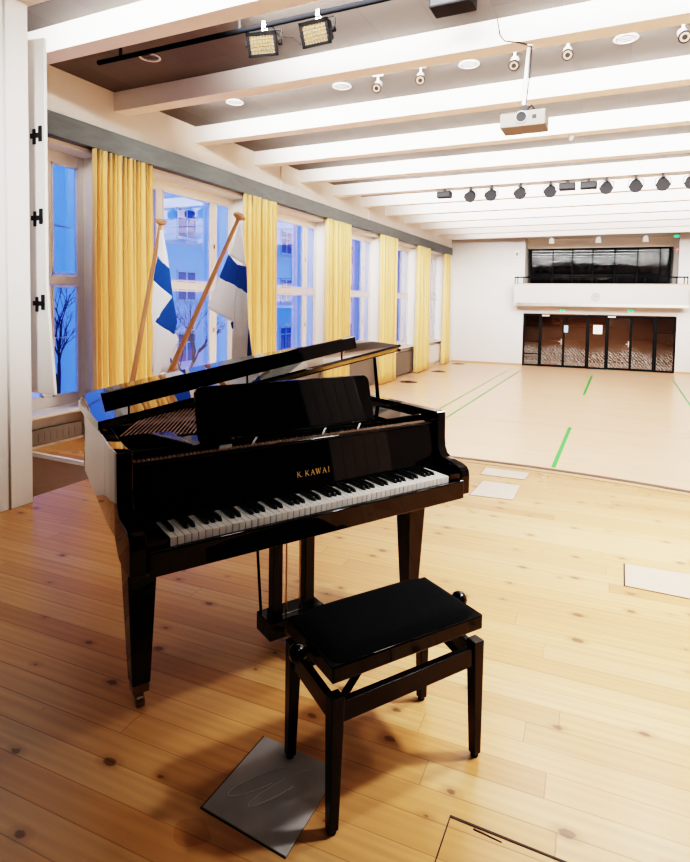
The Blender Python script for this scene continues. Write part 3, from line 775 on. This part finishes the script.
def grid(left, right, n, m, Y, amp, ph):
    """cloth panel between two edges (x, z in metres), with soft vertical folds in depth"""
    def at(pl, s):
        s *= len(pl)-1; i = min(int(s), len(pl)-2); f_ = s-i
        return (pl[i][0]*(1-f_)+pl[i+1][0]*f_, pl[i][1]*(1-f_)+pl[i+1][1]*f_)
    rows = []
    for j in range(n+1):
        a, b = at(left, j/n), at(right, j/n); row = []
        for i in range(m+1):
            f_ = i/m; w = amp*math.sin(f_*math.pi*2.2+ph+j/n*1.1)
            row.append(Vector((a[0]*(1-f_)+b[0]*f_, Y+w, a[1]*(1-f_)+b[1]*f_)))
        rows.append(row)
    return rows
def rel(rows, fl): return [[p-fl.location for p in r] for r in rows]
YF = 3.45
def cloth_one(fl, d):
    C = lambda *a: cloth_piece(fl, *a)
    g = lambda l, r_e, ph=0, dy=0, n=16, m=14, amp=.003: rel(grid(l, r_e, n, m, YF+dy*.15, amp, ph), fl)
    C('white_field', 'flag_white', g([(-3.224, 2.016), (-3.254, 1.810)], [(-3.199, 2.015), (-3.134, 1.716)], 0, -.03))
    C('blue_cross', 'flag_blue', g([(-3.249, 1.817), (-3.295, 1.632)], [(-3.134, 1.720), (-3.099, 1.502)], .4, -.03))
    C('white_field', 'flag_white', g([(-3.295, 1.636), (-3.321, 1.398), (-3.301, 1.234), (-3.317, 0.911)], [(-3.109, 1.510), (-3.169, 1.309), (-3.069, 1.174), (-3.049, 0.928)], .8, .0, 14))
    C('blue_cross', 'flag_blue', g([(-3.104, 1.502), (-3.199, 1.401), (-3.275, 1.309)], [(-3.099, 1.506), (-3.055, 1.312), (-3.084, 1.215)], 1.1, -.035))
    C('white_field', 'flag_white', g([(-3.270, 1.290), (-3.270, 1.126), (-3.312, 0.808)], [(-3.069, 1.220), (-3.040, 1.175), (-3.159, 0.968)], 1.5, -.02, 12))
    C('blue_cross', 'flag_blue', g([(-3.139, 1.031), (-3.109, 0.862)], [(-3.119, 1.056), (-3.059, 0.928)], 1.1, .01, 5, 4))
def cloth_two(fl, d):
    C = lambda *a: cloth_piece(fl, *a)
    g = lambda l, r_e, ph=0, dy=0, n=16, m=14, amp=.003: rel(grid(l, r_e, n, m, YF-.12+dy*.15, amp, ph), fl)
    C('white_field', 'flag_white', g([(-2.404, 2.005), (-2.479, 1.800)], [(-2.388, 2.011), (-2.344, 1.725)], .2, -.02))
    C('blue_cross', 'flag_blue', g([(-2.487, 1.804), (-2.568, 1.644)], [(-2.410, 1.729), (-2.422, 1.581)], .6, -.04))
    C('blue_cross', 'flag_blue', g([(-2.411, 1.733), (-2.422, 1.581)], [(-2.339, 1.718), (-2.329, 1.533)], 2.2, -.01))
    C('white_field', 'flag_white', g([(-2.568, 1.647), (-2.673, 1.430)], [(-2.419, 1.584), (-2.446, 1.333)], .9, -.04))
    C('white_field', 'flag_white', g([(-2.419, 1.584), (-2.450, 1.333), (-2.464, 0.958)], [(-2.329, 1.536), (-2.319, 1.316), (-2.333, 0.968)], 2.6, .0, 14))
    C('blue_cross', 'flag_blue', g([(-2.323, 1.316), (-2.337, 0.988)], [(-2.315, 1.281), (-2.288, 1.075)], 1, .02, 6, 4))
    C('blue_cross', 'flag_blue', g([(-2.467, 1.325), (-2.458, 1.290)], [(-2.446, 1.340), (-2.445, 1.284)], 1, -.03, 3, 3))
flag((-3.69, 3.45, .10), (-3.216, 3.45, 2.092), 'left flag with blue cross on white, on the nearly upright pole', cloth_one)
flag((-3.50, 3.35, .10), (-2.392, 3.33, 2.079), 'right flag with blue cross on white, on the strongly leaning pole', cloth_two)

# ------------------------------------------------------------------ curtains
CN = ['first gold curtain from the stage, behind the left flag', 'second gold curtain, right of the leaning flag pole', 'third gold curtain, above the raised piano lid', 'fourth gold curtain, behind the lid prop', 'fifth gold curtain, between dark and white radiators', 'last narrow gold curtain in the far hall corner']
for i, (y0, y1, lab) in enumerate(zip((5.67, 9.14, 12.58, 16.04, 19.49, 22.93), (6.80, 10.28, 13.88, 17.39, 20.90, 23.80), CN)):
    rr = random.Random(20+i); nf = max(9, int((y1-y0)*12)); m_ = nf*8
    ph = [rr.uniform(-.5, .5) for _ in range(nf+2)]; am = [rr.uniform(.6, 1.25) for _ in range(nf+2)]
    rows = []
    for j in range(13):
        s = j/12; z = 3.497-s*(3.497+.965); row = []
        spread = 1+.035*math.sin(s*2.6+i)
        for q in range(m_+1):
            f_ = q/m_; k = f_*nf; ki = int(k)
            a_ = am[ki]*(1-(k-ki))+am[ki+1]*(k-ki)
            amp = .085*a_*(.8+.3*s)
            yy = (y0+y1)/2+(f_-.5)*(y1-y0)*spread
            row.append((-6.495+amp*math.sin(2*math.pi*k+ph[ki]*.0+s*.5*math.sin(ki*1.7)), yy+.022*math.sin(4*math.pi*k+1.2*math.sin(ki*2.3))+.01*math.sin(k*2.1+i), z))
        rows.append(row)
    o = empty('curtain', (-6.52, (y0+y1)/2, -1), 0, lab, 'curtain', 'gold curtains along the windows')
    rows = [[Vector(p)-o.location for p in r] for r in rows]
    MB().sheet(rows).build('drape', 'curtain', o, smooth='all', solid=.004)
    MB().tube([(0, -(y1-y0)/2, 4.515), (0, (y1-y0)/2, 4.515)], .012, 8).build('curtain_rail', 'frame', o)

# ------------------------------------------------------------------ radiators under the windows
def radiator(yc, half, mat, label, z0=-.95, z1=-.20, x=-6.70):
    r0 = empty('radiator', (x, yc, z0), 0, label, 'radiator', 'radiators under the windows')
    MB().box(-.04, .04, -half, half, 0, z1-z0).build('panel', mat, r0, bev=.008)
    mb = MB()
    for k in range(int(half*2/.09)): mb.box(.04, .044, -half+.03+k*.09, -half+.03+k*.09+.05, .04, z1-z0-.04)
    mb.build('front_fins', mat, r0)
    mb = MB()
    for k in range(int(half*2/.05)): mb.box(-.035, .035, -half+.02+k*.05, -half+.02+k*.05+.02, z1-z0, z1-z0+.004)
    mb.build('top_grille', mat, r0)
    if z0 < -.8:
        mb = MB()
        for s in (-.8, .8): mb.box(-.02, .02, half*s-.02, half*s+.02, -(z0+1), 0)
        mb.build('foot', mat, r0)
    mb = MB(); mb.tube([(.0, half, .08), (.0, half+.09, .08), (.0, half+.09, -(z0+1) if z0 < -.8 else -.0)], .014, 8); mb.lathe([(.022, 0), (.022, .06)], Tr(.02, half+.05, .08) @ Rt('Y', 90), 10)
    mb.build('valve_pipe', 'radiator_white', r0)
radiator(4.95, .62, 'radiator', 'low grey-brown radiator under the first window by the landing', -.395, -.20, -6.64)
radiator(11.55, 1.14, 'radiator', 'grey-brown radiator right of the second curtain')
radiator(15.04, 1.14, 'radiator', 'grey-brown radiator behind the raised piano lid')
radiator(18.58, 1.15, 'radiator', 'dark grey-brown radiator between the fourth and fifth curtains')
radiator(22.04, 1.14, 'radiator_white', 'white radiator next to the last curtain', -.86, -.17)
# floor sockets by the curtains
for (x, y, lab) in ((-5.95, 17.25, 'dark round floor disc at the foot of the fourth curtain'), (-5.95, 20.55, 'dark round floor disc at the foot of the fifth curtain'), (-6.0, 23.6, 'dark round floor disc at the foot of the last curtain')):
    o = empty('floor_disc', (x, y, -1), 0, lab, 'floor socket', 'floor sockets by the curtains')
    MB().lathe([(.27, 0), (.27, .006), (.22, .010)], None, 24).build('cover', 'nosing', o)
    MB().lathe([(.10, .008), (.10, .014)], None, 16).build('lid', 'steel_dark', o)

# ------------------------------------------------------------------ hinged shutter panel beside the stage wall
sh = empty('shutter_panel', (-3.95, 2.95, .76), 0, 'narrow pale grey hinged panel hanging beside the white stage wall', 'shutter')
z = lambda v: v-.76
xo = 3.95
outl = [(-4.10+xo, 0), (-3.772+xo, 0), (-3.80+xo, .30), (-3.835+xo, .62), (-3.850+xo, .85), (-3.851+xo, z(3.365)), (-4.10+xo, z(3.385))]
MB().prism(outl, lambda p: (p[0], .012, p[1]), lambda p: (p[0], -.012, p[1])).build('panel', 'panel', sh, bev=.003)
for zz, dx in ((2.677, 0), (2.075, .0), (1.441, .012)):
    mb = MB(); c = -3.928+xo+dx
    mb.box(c-.045, c-.018, -.02, -.012, z(zz)-.065, z(zz)+.045); mb.box(c+.018, c+.05, -.02, -.012, z(zz)-.05, z(zz)+.062); mb.box(c-.07, c+.03, -.021, -.012, z(zz)-.02, z(zz)+.014)
    mb.build('strap_hinge', 'steel_dark', sh)
for zz in (1.0, 2.0, 3.0): MB().box(-4.09+xo, -4.03+xo, -.166, -.012, z(zz), z(zz)+.03).build('hinge_arm', 'panel', sh)

# ------------------------------------------------------------------ things on the ceiling
# lighting bar with two floodlights
bar = empty('lighting_bar', (-5.6, 4.985, 4.22), 0, 'long dark lighting pipe under the ceiling boards', 'lighting bar')
MB().tube([(0, 0, 0), (6.8, 0, 0)], .026, 12).build('pipe', 'pipe_black', bar, smooth=True)
mb = MB()
for x in (.35, 2.0, 3.6, 5.2, 6.4): mb.box(x-.012, x+.012, -.012, .012, 0, .18)
mb.build('hanger', 'steel_dark', bar)
def flood(x, label, rz):
    f = empty('floodlight', (x, 4.985, 4.22), R(rz), label, 'floodlight', 'floodlights on the bar')
    X = Tr(0, -.02, -.19) @ Rt('X', 24)
    mb = MB(); mb.hexa([X @ Vector(p) for p in ((-.15, -.055, -.105), (.15, -.055, -.105), (.15, -.055, .105), (-.15, -.055, .105))], [X @ Vector(p) for p in ((-.11, .10, -.07), (.11, .10, -.07), (.11, .10, .085), (-.11, .10, .085))])
    h = mb.build('housing', 'black_plastic', f, bev=.006)
    mb = MB(); t = .028
    for (a, b, c, d) in ((-.155, .155, .08, .112), (-.155, .155, -.112, -.085), (-.155, -.125, -.112, .112), (.125, .155, -.112, .112)): mb.box(a, b, -.072, -.05, c, d, X)
    mb.build('front_frame', 'black_plastic', h, bev=.003)
    MB().box(-.125, .125, -.060, -.054, -.085, .08, X).build('reflector', 'amber', h)
    mb = MB()
    for i in range(1, 8): mb.box(-.125+i*.031-.002, -.125+i*.031+.002, -.066, -.062, -.085, .08, X)
    for i in range(1, 5): mb.box(-.125, .125, -.066, -.062, -.085+i*.033-.002, -.085+i*.033+.002, X)
    mb.build('wire_grid', 'brass', h)
    mb = MB()
    for s in (-1, 1): mb.tube([(s*.005, 0, -.055), (s*.165, 0, -.055), (s*.175, 0, -.075), (s*.175, -.02, -.19)], .008, 8); mb.lathe([(.024, 0), (.024, .03)], Tr(s*.155, -.02, -.19) @ Rt('Y', 90*s), 12)
    mb.build('yoke', 'black_plastic', f)
    mb = MB(); mb.box(-.02, .02, -.04, .04, -.04, .03); mb.box(-.03, .03, -.02, .02, -.06, -.035); mb.build('clamp', 'chrome', f, bev=.003)
    MB().tube([(.05, 0, .02), (.10, .04, -.05), (.15, .05, -.10), (.28, .05, -.12), (.36, .05, -.2)] if rz > 0 else [(.0, 0, .03), (-.03, .03, .06), (-.06, .03, .02)], .006, 8).build('cable', 'black_plastic', f)
flood(-3.30, 'left black floodlight with amber grid on the lighting pipe', 12)
flood(-2.69, 'right black floodlight with amber grid on the lighting pipe', -2)
sp0 = empty('ceiling_speaker', (-1.53, 5.48, 4.4), 0, 'black loudspeaker box fixed under the ceiling boards', 'speaker')
MB().box(-.20, .20, -.12, .12, -.15, -.03).build('cabinet', 'black_plastic', sp0, bev=.01)
MB().box(-.18, .18, -.128, -.12, -.14, -.05).build('grille', 'steel_dark', sp0)
MB().box(-.03, .03, -.03, .03, -.03, 0).build('bracket', 'steel_dark', sp0)

# white track spots
M['spot_white'] = pm('spotlight_paint', (.30, .29, .28), .5, var=.04)
M['lamp_white'] = pm('lamp_shade_white', (.7, .7, .68), .5, var=.03, emis=(1, .97, .92), estr=.45)
def spot(x, y, label, tilt, rz):
    s = empty('spotlight', (x, y, 4.4), R(rz), label, 'spotlight', 'white ceiling spotlights')
    MB().box(-.07, .07, -.02, .02, -.03, 0).build('track_adapter', 'spot_white', s, bev=.004)
    MB().box(-.012, .012, -.012, .012, -.12, -.03).build('stem', 'spot_white', s)
    X = Tr(0, 0, -.14) @ Rt('X', tilt)
    c = MB(); c.lathe([(.03, .07), (.048, .05), (.05, -.06), (.056, -.10), (.056, -.105)], X, 20); cn = c.build('can', 'spot_white', s, smooth=True)
    MB().lathe([(.046, -.116), (.061, -.116), (.061, -.096), (.046, -.096)], X, 20).build('rim_ring', 'black_plastic', cn)
    MB().lathe([(.012, -.115), (.047, -.1175), (.047, -.100)], X, 20).build('reflector', 'bulb', cn)
for (x, y, lab, t, rz) in ((-2.91, 7.0, 'first white ceiling spotlight from the windows', -52, 10), (-2.33, 6.96, 'second white ceiling spotlight from the windows', -52, 16), (-1.20, 6.94, 'white ceiling spotlight just left of the projector pole', -48, 4), (-.63, 6.90, 'white ceiling spotlight just right of the projector pole', -52, 6), (.467, 6.91, 'white ceiling spotlight at the right end of its row', -52, 8)):
    spot(x, y, lab, t, rz)
# recessed downlights
def downlight(x, y, label):
    d = empty('downlight', (x, y, 4.4), 0, label, 'downlight', 'recessed ceiling downlights')
    mb = MB(); n_ = 28
    ring = lambda r, zz: [mb.v((r*math.cos(2*math.pi*k/n_), r*math.sin(2*math.pi*k/n_), zz)) for k in range(n_)]
    rs = [ring(.125, -.001), ring(.13, -.010), ring(.105, -.012), ring(.10, -.004)]
    for a, b in zip(rs[:-1], rs[1:]):
        for k in range(n_): mb.face([a[k], a[(k+1) % n_], b[(k+1) % n_], b[k]])
    mb.build('trim_ring', 'white_plastic', d, smooth=True)
    MB().lathe([(.1, -.0035), (.1, -.002)], None, n_).build('reflector', 'downlight', d)
    mb = MB(); 
    for k in range(3): mb.box(-.09, .09, -.045+k*.045-.004, -.045+k*.045+.004, -.012, -.004)
    mb.build('louvre', 'spot_white', d)
for x, y, lab in ((-5.243, 5.435, 'recessed downlight by the left end of the lighting pipe'), (-5.244, 7.144, 'recessed downlight nearest the windows behind the second beam'), (-3.515, 7.188, 'recessed downlight left of the first two white spotlights'), (-1.777, 7.142, 'recessed downlight left of the projector pole'), (-.057, 7.128, 'recessed downlight right of the projector pole')):
    downlight(x, y, lab)
# projector
pj = empty('projector', (-.945, 6.26, 4.13), 0, 'grey video projector hanging on a white pole from a beam', 'projector')
MB().tube([(0, 0, 0), (-.02, 0, -.30), (-.03, 0, -.60)], [.017, .02, .026], 12).build('pole', 'white_plastic', pj, smooth=True)
MB().lathe([(.05, -.02), (.05, 0)], None, 16).build('ceiling_flange', 'beam', pj)
bx = MB().box(-.250, .195, -.115, .19, -.840, -.685).build('body', 'proj_grey', pj, bev=.012, seg=3)
L_ = Tr(-.035, -.115, -.748) @ Rt('X', 90)
MB().lathe([(.062, 0), (.062, .012), (.052, .014)], L_, 24).build('lens_ring', 'spot_white', bx, smooth=True)
MB().lathe([(.05, .010), (.048, .020), (.03, .017)], L_, 24).build('lens', 'lens', bx, smooth=True)
MB().box(.07, .11, -.118, -.113, -.775, -.735).build('sensor_window', 'steel_dark', bx)
mb = MB()
for k in range(8): mb.box(-.245+k*.022, -.245+k*.022+.012, -.1165, -.10, -.703, -.687)
mb.build('vent', 'black_plastic', bx)
mb = MB(); mb.box(-.10, .05, -.03, .10, -.685, -.665); mb.box(-.055, -.005, -.02, .03, -.67, -.59); mb.tube([(.0, 0, -.65), (.05, -.02, -.61), (.08, .0, -.66)], .01, 8); mb.build('mount_bracket', 'steel_dark', pj)
mb = MB(); mb.tube([(-.30, -.128, .26), (-.27, -.128, .10), (-.22, -.128, .03), (-.10, -.128, -.004), (-.02, -.06, -.01), (.03, -.02, -.03), (.02, -.015, -.3), (-.01, -.02, -.61)], .006, 8); mb.build('cable', 'steel_dark', pj, smooth=True)
# small sensor
o = empty('motion_sensor', (-.79, 9.78, 4.135), 0, 'tiny white sensor under a beam behind the projector', 'sensor')
MB().lathe([(.03, 0), (.03, -.03), (.045, -.05), (.03, -.09), (.012, -.1)], None, 16).build('dome', 'proj_grey', o, smooth=True)
MB().lathe([(.05, -.012), (.05, 0)], None, 16).build('base', 'white_plastic', o)

# far row of stage lanterns under the beam
YR = B0+4*BS+.10
def lantern(x, label, dy=0, zc=-.21):
    s = empty('stage_lantern', (x, YR+dy, 4.13), 0, label, 'stage light', 'black stage lanterns on the far beam')
    X = Tr(0, -.06, zc) @ Rt('X', -62)
    c = MB().lathe([(.05, .13), (.10, .10), (.115, -.02), (.115, -.07)], X, 18).build('can', 'black_plastic', s, smooth=True)
    MB().lathe([(.02, -.066), (.095, -.073), (.095, -.06)], X, 18).build('lens', 'lens', c)
    mb = MB(); mb.lathe([(.114, -.078), (.125, -.078), (.125, -.064), (.114, -.064)], X, 18); 
    for sx in (-1, 1): mb.box(sx*.12-.018, sx*.12+.018, -.02, .02, -.08, -.06, X)
    mb.build('colour_frame', 'steel_dark', c)
    mb = MB()
    for sx in (-1, 1): mb.tube([(0, -.03, -.06), (sx*.13, -.04, -.10), (sx*.14, -.06, zc)], .010, 6)
    mb.build('yoke', 'steel_dark', s)
    MB().box(-.025, .025, -.055, -.005, -.08, .01).build('clamp', 'steel_dark', s)
for x, lab in ((-3.16, 'first small black stage lantern of the far row'), (-2.70, 'second round black stage lantern of the far row'), (-2.07, 'third round black stage lantern of the far row'), (-1.45, 'round black stage lantern just left of the two boxes'), (-.36, 'round black stage lantern just right of the two boxes'), (.18, 'second round black stage lantern right of the two boxes'), (.66, 'third round black stage lantern right of the two boxes'), (1.15, 'round black stage lantern at the right end of the far row')):
    lantern(x, lab)
for x, lab in ((-3.78, 'flat black box alone at the left end of the lantern row'), (-1.12, 'left one of two black boxes in the lantern row'), (-.70, 'right one of two black boxes in the lantern row')):
    s = empty('equipment_box', (x, YR, 4.13), 0, lab, 'black box', 'black boxes on the far beam')
    MB().box(-.16, .16, -.10, .08, -.21, -.07).build('case', 'black_plastic', s, bev=.008)
    MB().box(-.14, .14, -.106, -.10, -.19, -.09).build('front_plate', 'steel_dark', s)
    MB().box(-.03, .03, -.02, .02, -.07, .01).build('bracket', 'steel_dark', s)

# ------------------------------------------------------------------ small things on the far wall
def wallobj(name, s, d, z, label, cat, group=None):
    p = BT @ Vector((s, d, z)); return empty(name, p, ba, label, cat, group)
for s, zz, dd, lab in ((4.424, 1.285, 0, 'green exit sign over the left double door'), (6.868, 1.31, 0, 'green exit sign over the right double door'), (8.30, 4.12, -.0, 'green exit sign at the top right of the gallery')):
    o = wallobj('exit_sign', s, dd, zz, lab, 'exit sign', 'green exit signs')
    MB().box(-.09, .09, -.05, 0, -.05, .05).build('housing', 'white_plastic', o, bev=.006)
    MB().box(-.08, .08, -.056, -.05, -.042, .042).build('sign_face', 'exit', o)
o = wallobj('wall_clock', 5.584, -1.2, 1.815, 'small round white clock on the balcony front', 'clock')
MB().lathe([(.15, 0), (.155, .03), (.145, .045), (.13, .04)], Rt('X', 90), 28).build('case', 'spot_white', o, smooth=True)
mb = MB(); mb.box(-.055, .008, -.052, -.041, -.006, .008); mb.box(-.006, .06, -.052, -.041, -.005, .008); mb.build('hand', 'steel_dark', o)
o = wallobj('notice', 5.74, -.045, .56, 'white paper notice taped on the glass between the doors', 'notice')
MB().box(-.16, .16, -.004, 0, -.17, .17).build('sheet', 'paper', o)
mb = MB()
for k in range(6): mb.box(-.11, .11-(k % 3)*.03, -.0055, -.004, .10-k*.04, .108-k*.04)
mb.build('printed_lines', 'proj_grey', o)
o = wallobj('notice', 4.58, -.0, .55, 'pale blue paper notice on the left double door', 'notice')
MB().box(-.075, .075, -.012, -.005, -.14, .14).build('sheet', 'paper_blue', o)
o = wallobj('alarm_button', 8.34, -.0, 3.62, 'small red alarm button right of the gallery glass', 'alarm button')
MB().box(-.04, .04, -.05, 0, -.05, .05).build('case', 'red', o, bev=.005)
MB().lathe([(.02, 0), (.02, .008)], Tr(0, -.05, 0) @ Rt('X', 90), 12).build('button', 'paper', o)
o = wallobj('wall_box', 2.62, 0, 3.55, 'small white box on the wall left of the gallery', 'wall box')
MB().box(-.09, .09, -.10, 0, -.13, .13).build('case', 'white_plastic', o, bev=.015)
MB().box(-.05, .05, -.106, -.10, -.08, .06).build('grille', 'proj_grey', o)
for s, lab in ((3.9, 'left white cylinder lamp over the gallery'), (5.66, 'middle white cylinder lamp over the gallery'), (7.34, 'right white cylinder lamp over the gallery')):
    o = wallobj('gallery_lamp', s, .6, 4.245, lab, 'lamp', 'white lamps over the gallery')
    MB().lathe([(.03, -.03), (.03, 0)], None, 12).build('stem', 'white_plastic', o)
    MB().lathe([(.05, -.03), (.085, -.05), (.105, -.24), (.09, -.24)], None, 18).build('shade', 'lamp_white', o, smooth=True)

# ------------------------------------------------------------------ outside the windows
struct(MB().box(-60, -7.1, -40, 140, -4.2, -4.0), 'ground_outside', 'snow', 'pale courtyard ground outside', 'ground')
bd = empty('apartment_building', (-21, 30, -4), 0, 'pale rendered building across the yard seen through the windows', 'building')
MB().box(-6, 0, -35, 75, 0, 14).build('wall', 'facade', bd)
MB().box(-6.3, .3, -35, 75, 14, 14.4).build('roof', 'steel_dark', bd)
wf = wg = None
for i in range(14):
    for j in range(3):
        y, zz = -26+i*5.1, 2.1+j*3.3
        if wf is None:
            mb = MB()
            for (a, b, c, d) in ((-.75, -.67, 0, 1.6), (.67, .75, 0, 1.6), (-.04, .04, 0, 1.6), (-.75, .75, 0, .08), (-.75, .75, 1.52, 1.6), (-.75, .75, 1.06, 1.12)): mb.box(0, .05, a, b, c, d)
            mb.box(0, .18, -.85, .85, -.08, -.02)
            wf = mb.build('window', 'frame', bd); wf['label'] = 'white framed facade window'
            wg = MB().box(-.01, .02, -.75, .75, 0, 1.6).build('pane', 'facade_glass', wf)
            wf.location = (0, y, zz)
        else:
            o = wf.copy(); col.objects.link(o); o.parent = bd; o.location = (0, y, zz)
            g = wg.copy(); col.objects.link(g); g.parent = o
def tree(x, y, h, seed, label):
    t = empty('bare_tree', (x, y, -4), 0, label, 'tree', 'bare trees outside')
    rr = random.Random(seed); mb = MB()
    def br(p, d, l, r, lev):
        q = p+d*l; mid = p+d*l*.5+Vector((rr.uniform(-1, 1), rr.uniform(-1, 1), 0))*l*.06
        mb.tube([p, mid, q], [r, r*.85, r*.65], 5, cap=False)
        if lev == 0: return
        for _ in range(3):
            nd = (d+Vector((rr.uniform(-1, 1), rr.uniform(-1, 1), rr.uniform(-.1, .7)))*.65).normalized()
            br(p+d*l*rr.uniform(.55, 1), nd, l*rr.uniform(.6, .8), r*.55, lev-1)
    MB().tube([(0, 0, 0), (0, 0, h*.3)], [.13, .1], 8).build('trunk', 'bark', t)
    br(Vector((0, 0, h*.28)), Vector((0, 0, 1)), h*.22, .075, 5)
    mb.build('branches', 'bark', t)
tree(-12.3, 9.7, 7.2, 3, 'bare tree outside the first window')
tree(-12.5, 14.6, 6.4, 5, 'bare tree outside the second window')

# ------------------------------------------------------------------ light
w = bpy.data.worlds.new('dusk'); scene.world = w; w.use_nodes = True
wn = w.node_tree; wn.nodes.clear()
wo = wn.nodes.new('ShaderNodeOutputWorld'); bg = wn.nodes.new('ShaderNodeBackground')
tc = wn.nodes.new('ShaderNodeTexCoord'); sx = wn.nodes.new('ShaderNodeSeparateXYZ'); rp = wn.nodes.new('ShaderNodeValToRGB')
wn.links.new(tc.outputs['Generated'], sx.inputs[0]); wn.links.new(sx.outputs[2], rp.inputs[0])
rp.color_ramp.elements[0].color = (.13, .30, 1.0, 1); rp.color_ramp.elements[1].color = (.08, .22, .95, 1)
wn.links.new(rp.outputs[0], bg.inputs[0]); bg.inputs[1].default_value = 1.6
wn.links.new(bg.outputs[0], wo.inputs[0])

def area(name, loc, rot, sx_, sy_, power, colr=(1, .96, .9), spread=180):
    l = bpy.data.lights.new(name, 'AREA'); l.shape = 'RECTANGLE'; l.size = sx_; l.size_y = sy_; l.energy = power; l.color = colr
    l.spread = R(spread)
    o = bpy.data.objects.new(name, l); col.objects.link(o); o.location = loc; o.rotation_euler = rot
    return o
# tubes on the far flank of every beam, washing the next beam
for k in range(-2, 10):
    y = B0+BS*k+BW+.03
    x0 = {-2: -5.5, -1: -3.6}.get(k, -5.7)
    pw = {-2: 26, -1: 24, 0: 26, 1: 24, 2: 22, 3: 19, 4: 17, 5: 14, 6: 12, 7: 9}.get(k, 6)
    L = 4.6-x0
    area('beam_tube', ((x0+4.6)/2, y, 4.29), (R({-2: 92, -1: 89}.get(k, 99)), 0, 0), L, .14, pw*L, (1, .97, .93), 105)
def spotlamp(name, loc, target, power, ang, colr=(1, .94, .85), size=.3, blend=1.):
    l = bpy.data.lights.new(name, 'SPOT'); l.energy = power; l.spot_size = R(ang); l.spot_blend = blend; l.shadow_soft_size = size; l.color = colr
    o = bpy.data.objects.new(name, l); col.objects.link(o); o.location = loc
    o.rotation_euler = (Vector(target)-Vector(loc)).to_track_quat('-Z', 'Y').to_euler()
for x, tx, ty, e_ in ((-2.4, -2.2, 3.2, 60), (-.63, .5, 3.2, 110), (.467, 1.3, 2.6, 150)):
    spotlamp('spot_lamp', (x, 6.62, 4.15), (tx, ty, 0), e_, 62)
for x, y, tx, e_, an in ((1.9, 3.2, 1.0, 1050, 74), (1.9, 5.1, .9, 700, 84), (.75, 3.4, .6, 300, 66)): spotlamp('apron_fill_lamp', (x, y, 4.3), (tx, y-.4, 0), e_*1.05, an, (.95, .97, 1), .2)  # added fill spots out of view, brighten the right of the stage floor
for y, e_ in ((7.1, 270), (9.0, 210), (12.1, 200), (15.6, 190), (19.1, 120), (22.0, 45)):
    for x in (-4.2, -.85, 2.5): spotlamp('hall_fill_lamp', (x, y, 4.3), (x, y-.3, -1), e_*1.1, 104, (1, .95, .9), .12)  # added fill spots without fixtures, brighten hall floor and beam undersides
spotlamp('wing_wall_fill', (3.9, 5.6, 3.9), (-3.8, 2.3, 2.1), 800, 32, (.96, .98, 1), .2)  # unseen fill spot added to brighten the white wing wall
spotlamp('front_fill', (.3, -1.6, 3.7), (-4.0, 3.5, 2.0), 1350, 30, (1, .97, .94), .3)  # fill spot added behind the viewer for flags and shutter panel
spotlamp('keyboard_fill', (.9, .6, 3.8), (-.80, 2.0, .75), 75, 36, (1, .96, .9), .4)  # unseen fill spot added to lift the piano keys
area('lobby_fill', BT @ Vector((5.7, 1.4, 1.3)), (0, 0, 0), 3, .5, 25, (1, .8, .6))  # added fill so the lobby behind the doors is not black
scene.view_settings.view_transform = 'Filmic'
scene.view_settings.look = 'Very High Contrast'
scene.view_settings.exposure = .38
scene.view_settings.gamma = 1.0
scene.cycles.max_bounces = 10; scene.cycles.diffuse_bounces = 6; scene.cycles.glossy_bounces = 6; scene.cycles.transparent_max_bounces = 12
scene.cycles.sample_clamp_indirect = 6
scene.cycles.caustics_reflective = False; scene.cycles.caustics_refractive = False
